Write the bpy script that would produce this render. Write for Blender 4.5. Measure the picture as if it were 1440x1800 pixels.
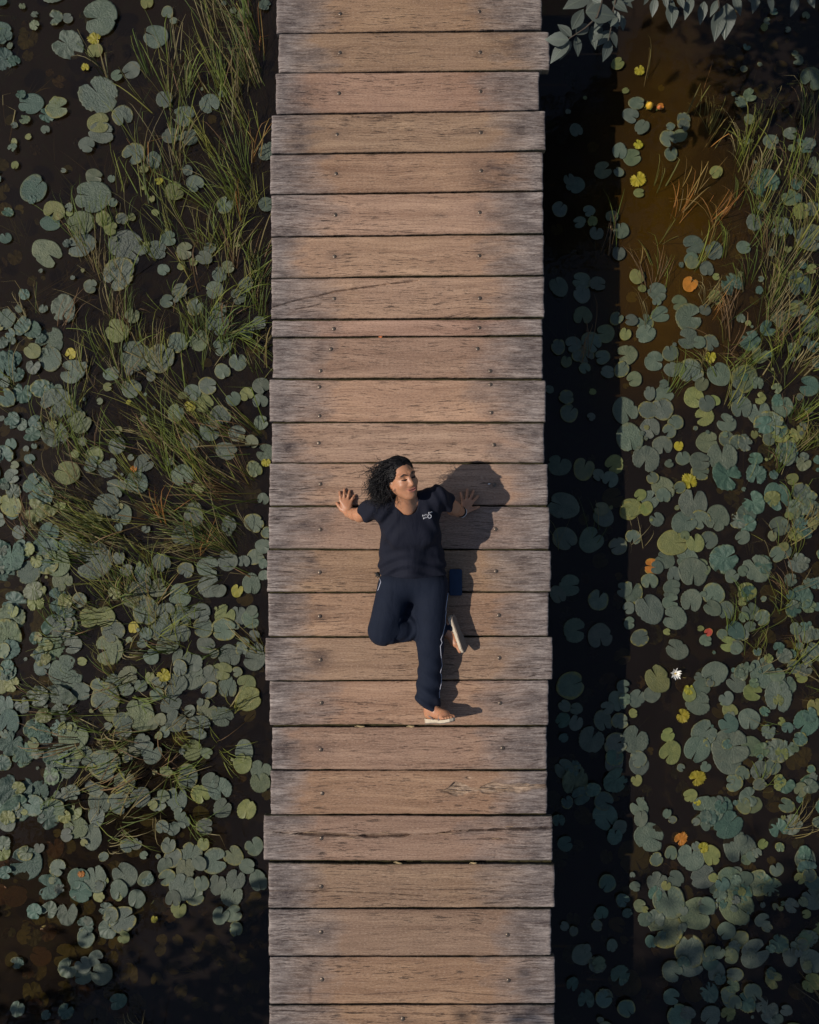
import bpy, math, random
import numpy as np
from mathutils import Vector, Matrix
from mathutils.bvhtree import BVHTree

# ------------------------------------------------------------------ camera, sky, sun, exposure
for o in list(bpy.data.objects):
    bpy.data.objects.remove(o)
scene = bpy.context.scene
COL = scene.collection
R = math.radians
CAM_H, FPX, TILT = 5.0, 1390.0, R(3.5)          # drone height above the deck, focal length in photo pixels, tilt
cam_data = bpy.data.cameras.new('camera')
cam_data.sensor_fit = 'VERTICAL'
cam_data.sensor_height = 36.0
cam_data.lens = FPX / 1800.0 * 36.0
cam_data.clip_start = 0.05
cam_data.clip_end = 500.0
cam = bpy.data.objects.new('camera', cam_data)
cam.location = (0, 0, CAM_H)
cam.rotation_euler = (TILT, 0, 0)
COL.objects.link(cam)
scene.camera = cam

SUN_EL = R(47.0)
world = bpy.data.worlds.new('World')
scene.world = world
world.use_nodes = True
wn = world.node_tree
wn.nodes.clear()
w_out = wn.nodes.new('ShaderNodeOutputWorld')
w_bg = wn.nodes.new('ShaderNodeBackground')
w_sky = wn.nodes.new('ShaderNodeTexSky')
w_sky.sky_type = 'NISHITA'
w_sky.sun_disc = False
w_sky.sun_elevation = SUN_EL
w_sky.sun_rotation = R(-90.0)
w_sky.air_density = 1.0
w_sky.dust_density = 1.0
w_bg.inputs['Strength'].default_value = 0.075
wn.links.new(w_sky.outputs['Color'], w_bg.inputs['Color'])
wn.links.new(w_bg.outputs['Background'], w_out.inputs['Surface'])

sun_data = bpy.data.lights.new('sun', 'SUN')
sun_data.energy = 3.5
sun_data.angle = R(0.5)
sun_data.color = (1.0, 0.93, 0.83)
sun = bpy.data.objects.new('sun', sun_data)
sun_dir = Vector((math.cos(SUN_EL), 0.05, -math.sin(SUN_EL)))     # light travels to +x and down
sun.rotation_euler = sun_dir.to_track_quat('-Z', 'Y').to_euler()
sun.location = (-10, 0, 12)
COL.objects.link(sun)

vs = scene.view_settings
vs.view_transform = 'Standard'
vs.look = 'None'
vs.exposure = 0.0
vs.gamma = 1.0
vs.use_curve_mapping = False
scene.cycles.max_bounces = 4
scene.cycles.diffuse_bounces = 2
scene.cycles.glossy_bounces = 2
scene.cycles.transparent_max_bounces = 6
scene.cycles.use_adaptive_sampling = True
scene.cycles.adaptive_threshold = 0.02

WATER_Z = -0.75
BED_Z = -1.15

# ------------------------------------------------------------------ helpers
_ct, _st = math.cos(TILT), math.sin(TILT)
def P(px, py, z=0.0):
    """the point at height z that the photograph shows at pixel (px, py)"""
    dx, dy, dz = (px - 720) / FPX, -(py - 900) / FPX, -1.0
    wy, wz = dy * _ct - dz * _st, dy * _st + dz * _ct
    t = (z - CAM_H) / wz
    return Vector((dx * t, wy * t, z))
def V(*a):
    return Vector(a)

def tag(o, label=None, cat=None, group=None, kind=None):
    if label: o['label'] = label
    if cat: o['category'] = cat
    if group: o['group'] = group
    if kind: o['kind'] = kind
    return o

def empty(name, loc=(0, 0, 0)):
    o = bpy.data.objects.new(name, None)
    o.empty_display_size = 0.1
    o.location = loc
    COL.objects.link(o)
    return o

def link(name, me, parent=None, loc=None):
    o = bpy.data.objects.new(name, me)
    COL.objects.link(o)
    if loc is not None:
        o.location = loc
    if parent is not None:
        o.parent = parent
    return o

def mesh_np(name, verts, faces, mat=None, smooth=True):
    """verts (n,3), faces: array (m,3|4) or list of lists"""
    me = bpy.data.meshes.new(name)
    verts = np.asarray(verts, dtype=np.float32)
    if isinstance(faces, np.ndarray):
        k = faces.shape[1]
        me.vertices.add(len(verts))
        me.vertices.foreach_set('co', verts.ravel())
        me.loops.add(faces.size)
        me.loops.foreach_set('vertex_index', faces.astype(np.int32).ravel())
        me.polygons.add(len(faces))
        me.polygons.foreach_set('loop_start', np.arange(0, faces.size, k, dtype=np.int32))
        me.update(calc_edges=True)
    else:
        me.from_pydata(verts.tolist(), [], faces)
        me.update()
    if smooth:
        me.polygons.foreach_set('use_smooth', np.ones(len(me.polygons), dtype=bool))
    if mat:
        me.materials.append(mat)
    me.validate()
    return me

def vattr(me, name, arr, kind='FLOAT'):
    a = me.attributes.new(name, kind, 'POINT')
    arr = np.asarray(arr, dtype=np.float32)
    if kind == 'FLOAT_COLOR':
        if arr.shape[1] == 3:
            arr = np.hstack([arr, np.ones((len(arr), 1), np.float32)])
        a.data.foreach_set('color', arr.ravel())
    elif kind == 'FLOAT_VECTOR':
        a.data.foreach_set('vector', arr.ravel())
    else:
        a.data.foreach_set('value', arr.ravel())

class MB:
    """collects shapes for one mesh"""
    def __init__(s):
        s.v, s.f = [], []
    def add(s, v, f):
        n = len(s.v)
        s.v += [tuple(p) for p in v]
        s.f += [[i + n for i in q] for q in f]
    def box(s, lo, hi, bev=0.0):
        (x0, y0, z0), (x1, y1, z1) = lo, hi
        if bev <= 0:
            s.add([(x0, y0, z0), (x1, y0, z0), (x1, y1, z0), (x0, y1, z0), (x0, y0, z1), (x1, y0, z1), (x1, y1, z1), (x0, y1, z1)],
                  [[0, 3, 2, 1], [4, 5, 6, 7], [0, 1, 5, 4], [1, 2, 6, 5], [2, 3, 7, 6], [3, 0, 4, 7]])
            return
        b = bev
        ring = [(x0 + b, y0), (x1 - b, y0), (x1, y0 + b), (x1, y1 - b), (x1 - b, y1), (x0 + b, y1), (x0, y1 - b), (x0, y0 + b)]
        s.prism(ring, z0, z1)
    def prism(s, ring, z0, z1):
        n = len(ring)
        v = [(x, y, z0) for x, y in ring] + [(x, y, z1) for x, y in ring]
        f = [list(range(n))[::-1], list(range(n, 2 * n))] + [[i, (i + 1) % n, n + (i + 1) % n, n + i] for i in range(n)]
        s.add(v, f)
    def tube(s, pts, rad, sides=6, flat=1.0):
        pts = [Vector(p) for p in pts]
        n = len(pts)
        rads = rad if isinstance(rad, (list, tuple)) else [rad] * n
        v, f = [], []
        up = None
        for i, p in enumerate(pts):
            t = (pts[min(i + 1, n - 1)] - pts[max(i - 1, 0)])
            if t.length < 1e-9: t = Vector((0, 0, 1))
            t.normalize()
            if up is None:
                up = t.cross(Vector((0.31, 0.83, 0.47))).normalized()
            a = (up - t * up.dot(t))
            if a.length < 1e-6: a = t.orthogonal()
            a.normalize()
            up = a
            b = t.cross(a)
            for k in range(sides):
                th = 2 * math.pi * k / sides
                v.append(p + a * (math.cos(th) * rads[i]) + b * (math.sin(th) * rads[i] * flat))
        for i in range(n - 1):
            for k in range(sides):
                k2 = (k + 1) % sides
                f.append([i * sides + k, i * sides + k2, (i + 1) * sides + k2, (i + 1) * sides + k])
        f.append(list(range(sides))[::-1])
        f.append([(n - 1) * sides + k for k in range(sides)])
        s.add(v, f)
    def build(s, name, mat, parent=None, loc=None, smooth=True):
        return link(name, mesh_np(name, s.v, s.f, mat, smooth), parent, loc)

# ------------------------------------------------------------------ node helpers
def new_mat(name):
    m = bpy.data.materials.new(name)
    m.use_nodes = True
    nt = m.node_tree
    nt.nodes.clear()
    out = nt.nodes.new('ShaderNodeOutputMaterial')
    b = nt.nodes.new('ShaderNodeBsdfPrincipled')
    nt.links.new(b.outputs[0], out.inputs['Surface'])
    return m, nt, b, out

class N:
    def __init__(s, nt): s.nt = nt
    def put(s, sock, val):
        if val is None: return
        if hasattr(val, 'is_linked') or isinstance(val, bpy.types.NodeSocket):
            s.nt.links.new(val, sock)
        elif isinstance(val, (tuple, list)) and sock.type == 'RGBA' and len(val) == 3:
            sock.default_value = (*val, 1)
        else:
            sock.default_value = val
    def node(s, typ, **kw):
        n = s.nt.nodes.new(typ)
        for k, v in kw.items(): setattr(n, k, v)
        return n
    def attr(s, name, out='Fac'):
        return s.node('ShaderNodeAttribute', attribute_name=name).outputs[out]
    def coord(s, which='Object'):
        return s.node('ShaderNodeTexCoord').outputs[which]
    def objinfo(s, out):
        return s.node('ShaderNodeObjectInfo').outputs[out]
    def mapping(s, vec, scale=(1, 1, 1), loc=None, rot=None):
        n = s.node('ShaderNodeMapping')
        s.put(n.inputs['Vector'], vec)
        n.inputs['Scale'].default_value = scale
        if loc is not None: s.put(n.inputs['Location'], loc)
        if rot is not None: n.inputs['Rotation'].default_value = rot
        return n.outputs[0]
    def noise(s, vec, scale=5, detail=4, rough=0.55, dist=0.0, out=0):
        n = s.node('ShaderNodeTexNoise')
        s.put(n.inputs['Vector'], vec)
        n.inputs['Scale'].default_value = scale
        n.inputs['Detail'].default_value = detail
        n.inputs['Roughness'].default_value = rough
        n.inputs['Distortion'].default_value = dist
        return n.outputs[out]
    def ramp(s, fac, stops, interp='LINEAR'):
        n = s.node('ShaderNodeValToRGB')
        n.color_ramp.interpolation = interp
        els = n.color_ramp.elements
        while len(els) < len(stops): els.new(0.5)
        for e, (p, c) in zip(els, stops):
            e.position = p
            e.color = (c, c, c, 1) if isinstance(c, (int, float)) else (*c, 1)
        s.put(n.inputs[0], fac)
        return n.outputs[0]
    def math(s, op, a, b=None, c=None, clamp=False):
        n = s.node('ShaderNodeMath', operation=op, use_clamp=clamp)
        s.put(n.inputs[0], a); s.put(n.inputs[1], b)
        if c is not None: s.put(n.inputs[2], c)
        return n.outputs[0]
    def mix(s, fac, a, b, mode='MIX'):
        n = s.node('ShaderNodeMix', data_type='RGBA', blend_type=mode)
        n.clamp_factor = True
        s.put(n.inputs['Factor'], fac)
        s.put(n.inputs[6], a); s.put(n.inputs[7], b)
        return n.outputs[2]
    def bump(s, height, strength=0.3, dist=0.01, normal=None):
        n = s.node('ShaderNodeBump')
        n.inputs['Strength'].default_value = strength
        n.inputs['Distance'].default_value = dist
        s.put(n.inputs['Height'], height)
        if normal is not None: s.put(n.inputs['Normal'], normal)
        return n.outputs[0]

def plain(name, col, rough=0.6, var=0.25, scale=20, bump=0.0, spec=0.4, metal=0.0):
    m, nt, b, _ = new_mat(name)
    n = N(nt)
    f = n.noise(n.coord('Object'), scale, 4)
    dark = tuple(c * (1 - var) for c in col)
    lite = tuple(min(1, c * (1 + var)) for c in col)
    n.put(b.inputs['Base Color'], n.mix(n.ramp(f, [(0.3, 0.0), (0.7, 1.0)]), dark, lite))
    b.inputs['Roughness'].default_value = rough
    b.inputs['Specular IOR Level'].default_value = spec
    b.inputs['Metallic'].default_value = metal
    if bump: n.put(b.inputs['Normal'], n.bump(f, bump, 0.005))
    return m

# smooth pseudo noise in numpy: sums of rotated sines
def snoise(p, scale, seed, octaves=3):
    rng = np.random.RandomState(seed)
    p = np.asarray(p, dtype=np.float32)
    tot = np.zeros(p.shape[:-1], np.float32)
    amp, s, norm = 1.0, scale, 0.0
    for _ in range(octaves):
        for _k in range(4):
            d = rng.normal(size=p.shape[-1]); d /= np.linalg.norm(d)
            d2 = rng.normal(size=p.shape[-1]); d2 /= np.linalg.norm(d2)
            ph, ph2 = rng.uniform(0, 6.28, 2)
            tot += amp * np.sin(s * (p @ d.astype(np.float32)) + ph + 1.3 * np.sin(0.7 * s * (p @ d2.astype(np.float32)) + ph2)).astype(np.float32)
        norm += amp * 4
        amp *= 0.5; s *= 2.1
    return tot / norm * 2.2
# ------------------------------------------------------------------ setting: pond bed and water
def m_bed():
    m, nt, b, _ = new_mat('pond_silt')
    n = N(nt)
    c = n.coord('Object')
    f = n.noise(c, 1.1, 5)
    g = n.noise(c, 14, 5)
    col = n.mix(f, (0.014, 0.010, 0.005), (0.050, 0.034, 0.012))
    col = n.mix(n.ramp(g, [(0.45, 0.0), (0.65, 0.8)]), col, (0.030, 0.038, 0.008))
    n.put(b.inputs['Base Color'], col)
    b.inputs['Roughness'].default_value = 0.9
    return m

def m_water():
    m, nt, b, out = new_mat('murky_pond_water')
    n = N(nt)
    c = n.coord('Object')
    # suspended silt: ochre where the shallow side has been stirred up, brown to peaty elsewhere
    f = n.noise(c, 0.9, 4, 0.5, 0.4)
    sep = n.node('ShaderNodeSeparateXYZ'); n.put(sep.inputs[0], c)
    px = n.math('SUBTRACT', sep.outputs[0], 1.85)
    py = n.math('SUBTRACT', sep.outputs[1], 2.5)
    d = n.math('SQRT', n.math('ADD', n.math('MULTIPLY', n.math('MULTIPLY', px, px), 1.6), n.math('MULTIPLY', n.math('MULTIPLY', py, py), 0.30)))
    d = n.math('ADD', d, n.math('MULTIPLY', n.math('SUBTRACT', f, 0.5), 1.1))
    plume = n.ramp(d, [(0.25, 1.0), (1.0, 0.0)])
    murk = n.mix(f, (0.009, 0.0065, 0.005), (0.034, 0.025, 0.020))
    murk = n.mix(plume, murk, (0.086, 0.043, 0.005))
    diff = n.node('ShaderNodeBsdfDiffuse'); n.put(diff.inputs['Color'], murk)
    tr = n.node('ShaderNodeBsdfTransparent'); tr.inputs['Color'].default_value = (0.62, 0.52, 0.34, 1)
    mx = n.node('ShaderNodeMixShader'); mx.inputs[0].default_value = 0.55
    nt.links.new(diff.outputs[0], mx.inputs[1]); nt.links.new(tr.outputs[0], mx.inputs[2])
    gl = n.node('ShaderNodeBsdfGlossy'); gl.inputs['Roughness'].default_value = 0.04
    bump = n.bump(n.noise(c, 7, 2), 0.25, 0.012)
    n.put(gl.inputs['Normal'], bump)
    fr = n.node('ShaderNodeFresnel'); fr.inputs['IOR'].default_value = 1.33
    n.put(fr.inputs['Normal'], bump)
    mx2 = n.node('ShaderNodeMixShader')
    nt.links.new(fr.outputs[0], mx2.inputs[0]); nt.links.new(mx.outputs[0], mx2.inputs[1]); nt.links.new(gl.outputs[0], mx2.inputs[2])
    nt.nodes.remove(b)
    nt.links.new(mx2.outputs[0], out.inputs['Surface'])
    return m

g = 34
xs = np.linspace(-40, 40, g)
gx, gy = np.meshgrid(xs, xs, indexing='ij')
gz = np.full_like(gx, BED_Z) + 0.05 * np.sin(gx * 1.3) * np.cos(gy * 1.1)
idx = np.arange(g * g).reshape(g, g)
gf = np.stack([idx[:-1, :-1], idx[1:, :-1], idx[1:, 1:], idx[:-1, 1:]], -1).reshape(-1, 4)
o = link('pond_bed', mesh_np('pond_bed', np.stack([gx, gy, gz], -1).reshape(-1, 3), gf, m_bed()))
tag(o, kind='structure')
o = link('water', mesh_np('water', [(-40, -40, WATER_Z), (40, -40, WATER_Z), (40, 40, WATER_Z), (-40, 40, WATER_Z)], [[0, 1, 2, 3]], m_water(), False))
tag(o, kind='structure')

# ------------------------------------------------------------------ the boardwalk
def m_plank():
    m, nt, b, _ = new_mat('weathered_plank')
    n = N(nt)
    c = n.coord('Object')
    rnd = n.objinfo('Random')
    off = n.node('ShaderNodeCombineXYZ')
    n.put(off.inputs[0], n.math('MULTIPLY', rnd, 37.0)); n.put(off.inputs[1], n.math('MULTIPLY', rnd, 91.0))
    base = n.node('ShaderNodeVectorMath', operation='ADD'); n.put(base.inputs[0], c); n.put(base.inputs[1], off.outputs[0])
    v = base.outputs[0]
    # gentle waviness so that the grain is not ruler straight
    wob = n.noise(n.mapping(v, (1.6, 4, 1)), 1.0, 2)
    wv = n.node('ShaderNodeCombineXYZ'); n.put(wv.inputs[1], n.math('MULTIPLY', n.math('SUBTRACT', wob, 0.5), 0.09))
    wa = n.node('ShaderNodeVectorMath', operation='ADD'); n.put(wa.inputs[0], v); n.put(wa.inputs[1], wv.outputs[0])
    w = wa.outputs[0]
    fine = n.noise(n.mapping(w, (3.4, 210, 1)), 1.0, 3, 0.65)
    band = n.noise(n.mapping(w, (0.8, 20, 1)), 1.0, 3, 0.6)
    blotch = n.noise(v, 3.2, 3, 0.6)
    crackn = n.noise(n.mapping(w, (9.5, 125, 1), (3, 7, 0)), 1.0, 3, 0.6)
    patch = n.noise(n.mapping(v, (1.4, 7, 1)), 1.0, 2)
    crack = n.math('MULTIPLY', n.ramp(crackn, [(0.585, 0.0), (0.635, 1.0)]), n.ramp(patch, [(0.40, 0.12), (0.58, 1.0)]))
    wear_falloff = n.attr('wear_falloff'); stain = n.attr('stain'); rot = n.attr('rot'); moss = n.attr('moss')
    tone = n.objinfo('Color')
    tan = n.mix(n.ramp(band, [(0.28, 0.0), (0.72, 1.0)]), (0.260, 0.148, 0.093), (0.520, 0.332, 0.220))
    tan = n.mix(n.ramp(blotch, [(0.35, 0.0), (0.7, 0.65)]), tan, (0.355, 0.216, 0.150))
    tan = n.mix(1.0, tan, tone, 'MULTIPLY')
    # weathered grey and blackened ends, with spotlight falloff painted in
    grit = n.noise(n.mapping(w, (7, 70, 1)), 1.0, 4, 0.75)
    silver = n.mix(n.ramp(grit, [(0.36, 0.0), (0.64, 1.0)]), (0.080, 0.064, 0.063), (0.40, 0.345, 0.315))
    col = n.mix(n.math('MULTIPLY', wear_falloff, 0.92), tan, silver)
    blackn = n.noise(n.mapping(v, (8, 24, 1), (5, 1, 0)), 1.0, 4, 0.75)
    sm = n.math('MULTIPLY', stain, n.ramp(n.math('ADD', blackn, n.math('MULTIPLY', grit, 0.35)), [(0.46, 0.12), (0.82, 1.0)]))
    col = n.mix(sm, col, (0.030, 0.021, 0.024))
    # crumbled pale heartwood
    col = n.mix(rot, col, n.mix(n.ramp(grit, [(0.35, 0.0), (0.62, 1.0)]), (0.10, 0.058, 0.035), (0.58, 0.43, 0.31)))
    col = n.mix(n.ramp(fine, [(0.30, 0.50), (0.52, 0.0)]), col, (0.085, 0.052, 0.038))
    col = n.mix(n.ramp(fine, [(0.55, 0.0), (0.75, 0.35)]), col, (0.46, 0.33, 0.25))
    col = n.mix(n.math('MULTIPLY', crack, 0.78), col, (0.030, 0.019, 0.015))
    col = n.mix(moss, col, (0.040, 0.042, 0.010))
    speck = n.noise(n.mapping(v, (60, 150, 1)), 1.0, 2, 0.7)
    col = n.mix(n.ramp(speck, [(0.32, 0.42), (0.47, 0.0)]), col, (0.075, 0.048, 0.038))
    col = n.mix(n.ramp(speck, [(0.56, 0.0), (0.72, 0.30)]), col, (0.60, 0.47, 0.37))
    n.put(b.inputs['Base Color'], col)
    b.inputs['Roughness'].default_value = 0.75
    b.inputs['Specular IOR Level'].default_value = 0.25
    h = n.math('SUBTRACT', fine, crack)
    n.put(b.inputs['Normal'], n.bump(h, 0.6, 0.004))
    return m
M_PLANK = m_plank()
M_BEAM = plain('dark_beam_timber', (0.06, 0.042, 0.03), 0.85, 0.4, 12, 0.4, 0.2)
M_NAIL = plain('rusty_steel', (0.17, 0.13, 0.10), 0.40, 0.35, 120, 0.2, 0.5, 0.75)
M_SPLINTER = plain('pale_splinter', (0.36, 0.24, 0.15), 0.8, 0.4, 60, 0.3, 0.2)

# top-left y, top-right y, bottom-left y, bottom-right y, left x, right x (photo pixels on the deck plane), tone
PLANKS = [
 (-14, -20, 57, 51.5, 486, 953), (59, 54.5, 127, 122.5, 490, 966), (129.5, 125, 198.5, 192, 485, 948),
 (202, 194.5, 269, 263.5, 477.5, 958.5), (272, 266.5, 340, 333, 475, 955), (344, 337, 414.5, 409, 477, 955),
 (417.5, 412, 487, 481.5, 477.5, 956.5), (490, 485.5, 560, 557, 477, 957), (563.5, 560.5, 591, 588.5, 478, 954),
 (594.5, 592, 664, 664, 480, 954), (667.5, 668.5, 740.5, 741, 474, 959.5), (744, 744.5, 812, 812.5, 478, 957),
 (815, 815.5, 888.5, 887.5, 474, 963), (891.5, 890.5, 964, 965, 473, 966), (967, 968, 1040.5, 1039.5, 469.5, 969),
 (1043.5, 1042, 1118.5, 1117, 472, 964.5), (1121.5, 1120, 1196, 1194, 466.5, 971.5), (1198.5, 1196.5, 1274, 1274.5, 474, 964.5),
 (1279, 1278, 1352.5, 1352.5, 478.5, 961.5), (1355.5, 1355.5, 1431.5, 1430.5, 476, 962), (1434, 1435.5, 1512.5, 1514, 463.5, 971.5),
 (1517.5, 1520.5, 1596, 1595.5, 472, 975.5), (1599.5, 1599, 1681, 1680, 472.5, 969), (1684, 1682.5, 1765.5, 1764, 474, 976),
 (1768.5, 1767.5, 1850, 1849, 473.5, 975),
 # beyond the frame, so that the walk goes on
 (-88, -94, -16, -22, 487, 955), (-160, -166, -90, -96, 489, 950), (1853, 1852, 1938, 1937, 470, 978), (1941, 1940, 2026, 2025, 476, 972),
]
NAILS = {0: [(598, 24), (843, 20)], 1: [(598, 93), (844, 92)], 2: [(596, 164), (845, 161)], 3: [(593, 236.5), (845.5, 233)], 4: [(591, 305), (846, 300)],
 5: [(590, 378), (843.5, 373.5)], 6: [(588, 450.5), (843, 449)], 7: [(588, 525), (843.5, 524)], 8: [(587, 578), (843, 576)],
 9: [(582, 613.5), (839.5, 613), (564, 652), (862, 652)], 10: [(561.5, 680), (862, 676), (562, 731), (864, 725.5)], 11: [(560.5, 779), (869, 782)],
 12: [(563.5, 851), (869, 852)], 13: [(563.5, 930.5), (871.5, 930)], 14: [(562.5, 1006), (872, 1004)], 15: [(562.5, 1083), (877, 1081.5)],
 16: [(563.5, 1160), (878, 1156.5)], 17: [(565.5, 1235.5), (879.5, 1236)], 18: [(564.5, 1318), (883.5, 1315)], 19: [(566.5, 1394.5)],
 20: [(565, 1474)], 21: [(565, 1558)], 22: [(564.5, 1639), (892.5, 1643.5)], 23: [(566, 1722), (894, 1724)], 24: [(708, 1791), (566, 1806)],
 25: [(598, -50), (843, -54)], 26: [(598, -125), (843, -128)], 27: [(566, 1895), (896, 1893)], 28: [(566, 1980), (896, 1980)]}
# dark blotches on single planks (photo pixels: x, y, radius x, radius y, strength)
STAINS = {0: [(510, 15, 45, 40, 1.0), (890, 20, 50, 30, .5)], 1: [(890, 75, 50, 22, .9), (935, 64, 40, 10, 1), (540, 66, 30, 12, .6)], 2: [(520, 165, 45, 32, .8), (915, 165, 35, 28, .6)],
 3: [(520, 240, 32, 34, .9), (915, 226, 24, 16, .8), (830, 240, 30, 18, .4), (670, 205, 22, 6, .9)], 4: [(505, 285, 40, 16, .9), (870, 310, 40, 26, .9), (520, 320, 40, 20, .5)],
 5: [(505, 357, 36, 20, 1), (880, 370, 50, 26, .5), (500, 405, 60, 9, .7), (775, 380, 12, 4, .8)], 6: [(500, 440, 20, 30, .3)], 7: [(490, 540, 25, 22, .6), (930, 520, 30, 26, .5)],
 8: [(540, 574, 20, 9, .5), (845, 575, 14, 8, .7)], 9: [(500, 625, 40, 25, .6), (930, 640, 35, 20, .7)], 10: [(495, 710, 30, 22, .7), (905, 690, 35, 16, .7), (562, 730, 14, 10, .7)],
 11: [(500, 790, 30, 24, .8), (925, 765, 40, 20, .7)], 12: [(500, 840, 40, 22, .6), (930, 850, 30, 20, .4)], 13: [(520, 925, 50, 16, .8), (565, 925, 22, 16, .6), (920, 925, 40, 18, .5), (495, 955, 30, 9, .7)],
 14: [(550, 985, 12, 7, .9), (500, 1000, 35, 24, .5), (925, 1000, 40, 26, .4)], 15: [(510, 1070, 60, 10, .9), (500, 1092, 40, 10, .6), (905, 1090, 60, 20, .5)],
 16: [(563, 1158, 20, 16, .8), (500, 1180, 40, 12, .6), (877, 1158, 20, 16, .6), (925, 1180, 50, 12, .5)], 17: [(500, 1215, 22, 12, .6), (940, 1230, 22, 14, .8), (590, 1231, 30, 4, .6)],
 18: [(510, 1320, 40, 22, .8), (565, 1315, 20, 14, .6), (925, 1310, 40, 24, .6), (884, 1315, 12, 10, .6)], 19: [(500, 1410, 30, 15, .4)], 20: [(490, 1465, 30, 30, .7), (945, 1480, 25, 25, .7)],
 21: [(500, 1570, 35, 30, .8), (950, 1560, 30, 30, .6)], 22: [(495, 1660, 22, 16, .9), (945, 1660, 30, 18, .5)], 23: [(500, 1725, 30, 40, .5), (545, 1745, 4, 16, .9), (950, 1730, 30, 30, .5)],
 24: [(920, 1775, 60, 8, .9), (500, 1790, 40, 20, .6)]}
# splits: polyline in photo pixels, half width (m), depth (m)
CRACKS = {7: [([(477, 541), (520, 528), (560, 520), (590, 512), (640, 505), (690, 498), (735, 493)], .0042, .014), ([(520, 543), (545, 539), (565, 534)], .003, .008)],
 3: [([(620, 204), (660, 207), (690, 204)], .004, .010)], 5: [([(478, 403), (600, 402), (700, 407), (760, 411)], .0025, .006)],
 20: [([(472, 1462), (500, 1465), (560, 1467), (620, 1469), (680, 1470), (730, 1467), (765, 1466), (800, 1461), (860, 1459), (972, 1456)], .0120, .034), ([(905, 1479), (880, 1474), (840, 1475)], .003, .008), ([(870, 1482), (871, 1498), (870, 1508)], .0018, .005)],
 21: [([(472, 1566), (560, 1566), (640, 1569), (700, 1572), (745, 1575)], .0028, .009), ([(690, 1563), (760, 1564), (830, 1563), (890, 1568)], .0026, .007), ([(900, 1549), (940, 1555), (976, 1558)], .003, .008)],
 17: [([(580, 1231), (640, 1236), (700, 1240)], .002, .005)], 15: [([(475, 1060), (530, 1062), (590, 1066)], .003, .006), ([(790, 1066), (860, 1062)], .002, .005)],
 16: [([(800, 1180), (870, 1174), (968, 1168)], .0025, .006), ([(690, 1188), (740, 1186)], .002, .005)], 24: [([(830, 1778), (900, 1783), (976, 1783)], .004, .010), ([(474, 1776), (620, 1780), (820, 1784)], .003, .007)],
 11: [([(600, 747), (700, 750), (800, 745), (860, 747)], .0018, .004)], 12: [([(475, 861), (540, 855), (600, 858), (640, 856)], .002, .005)], 23: [([(480, 1745), (640, 1749), (760, 1741), (900, 1752)], .002, .005)]}
rng = np.random.RandomState(11)

walk = empty('boardwalk', P(720, 985, 0))
tag(walk, 'weathered brown timber boardwalk of wide planks crossing the dark lily pond', 'boardwalk')
W0 = walk.location.copy()

def seg_dist(X, Y, pts):
    best = np.full(X.shape, 9.0)
    along = np.zeros(X.shape)
    for a, c in zip(pts[:-1], pts[1:]):
        bx, by = c.x - a.x, c.y - a.y
        t = np.clip(((X - a.x) * bx + (Y - a.y) * by) / (bx * bx + by * by), 0, 1)
        d = np.hypot(X - a.x - t * bx, Y - a.y - t * by)
        best = np.minimum(best, d)
    return best

nail_mb = MB()
prof = [(0.0, 0.0022), (0.006, 0.0020), (0.0095, 0.0008), (0.0105, -0.002)]
nv, nf = [(0, 0, .0026)], []
for r_, z_ in prof[1:]:
    for k in range(12):
        a = 2 * math.pi * k / 12
        nv.append((r_ * math.cos(a), r_ * math.sin(a), z_))
for k in range(12):
    nf.append([0, 1 + k, 1 + (k + 1) % 12])
for j in range(2):
    for k in range(12):
        a, c = 1 + j * 12 + k, 1 + j * 12 + (k + 1) % 12
        nf.append([a, a + 12, c + 12, c])
nail_me = mesh_np('nail', [(x * 1.3, y * 1.3, z * 1.3) for x, y, z in nv], nf, M_NAIL)

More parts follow.
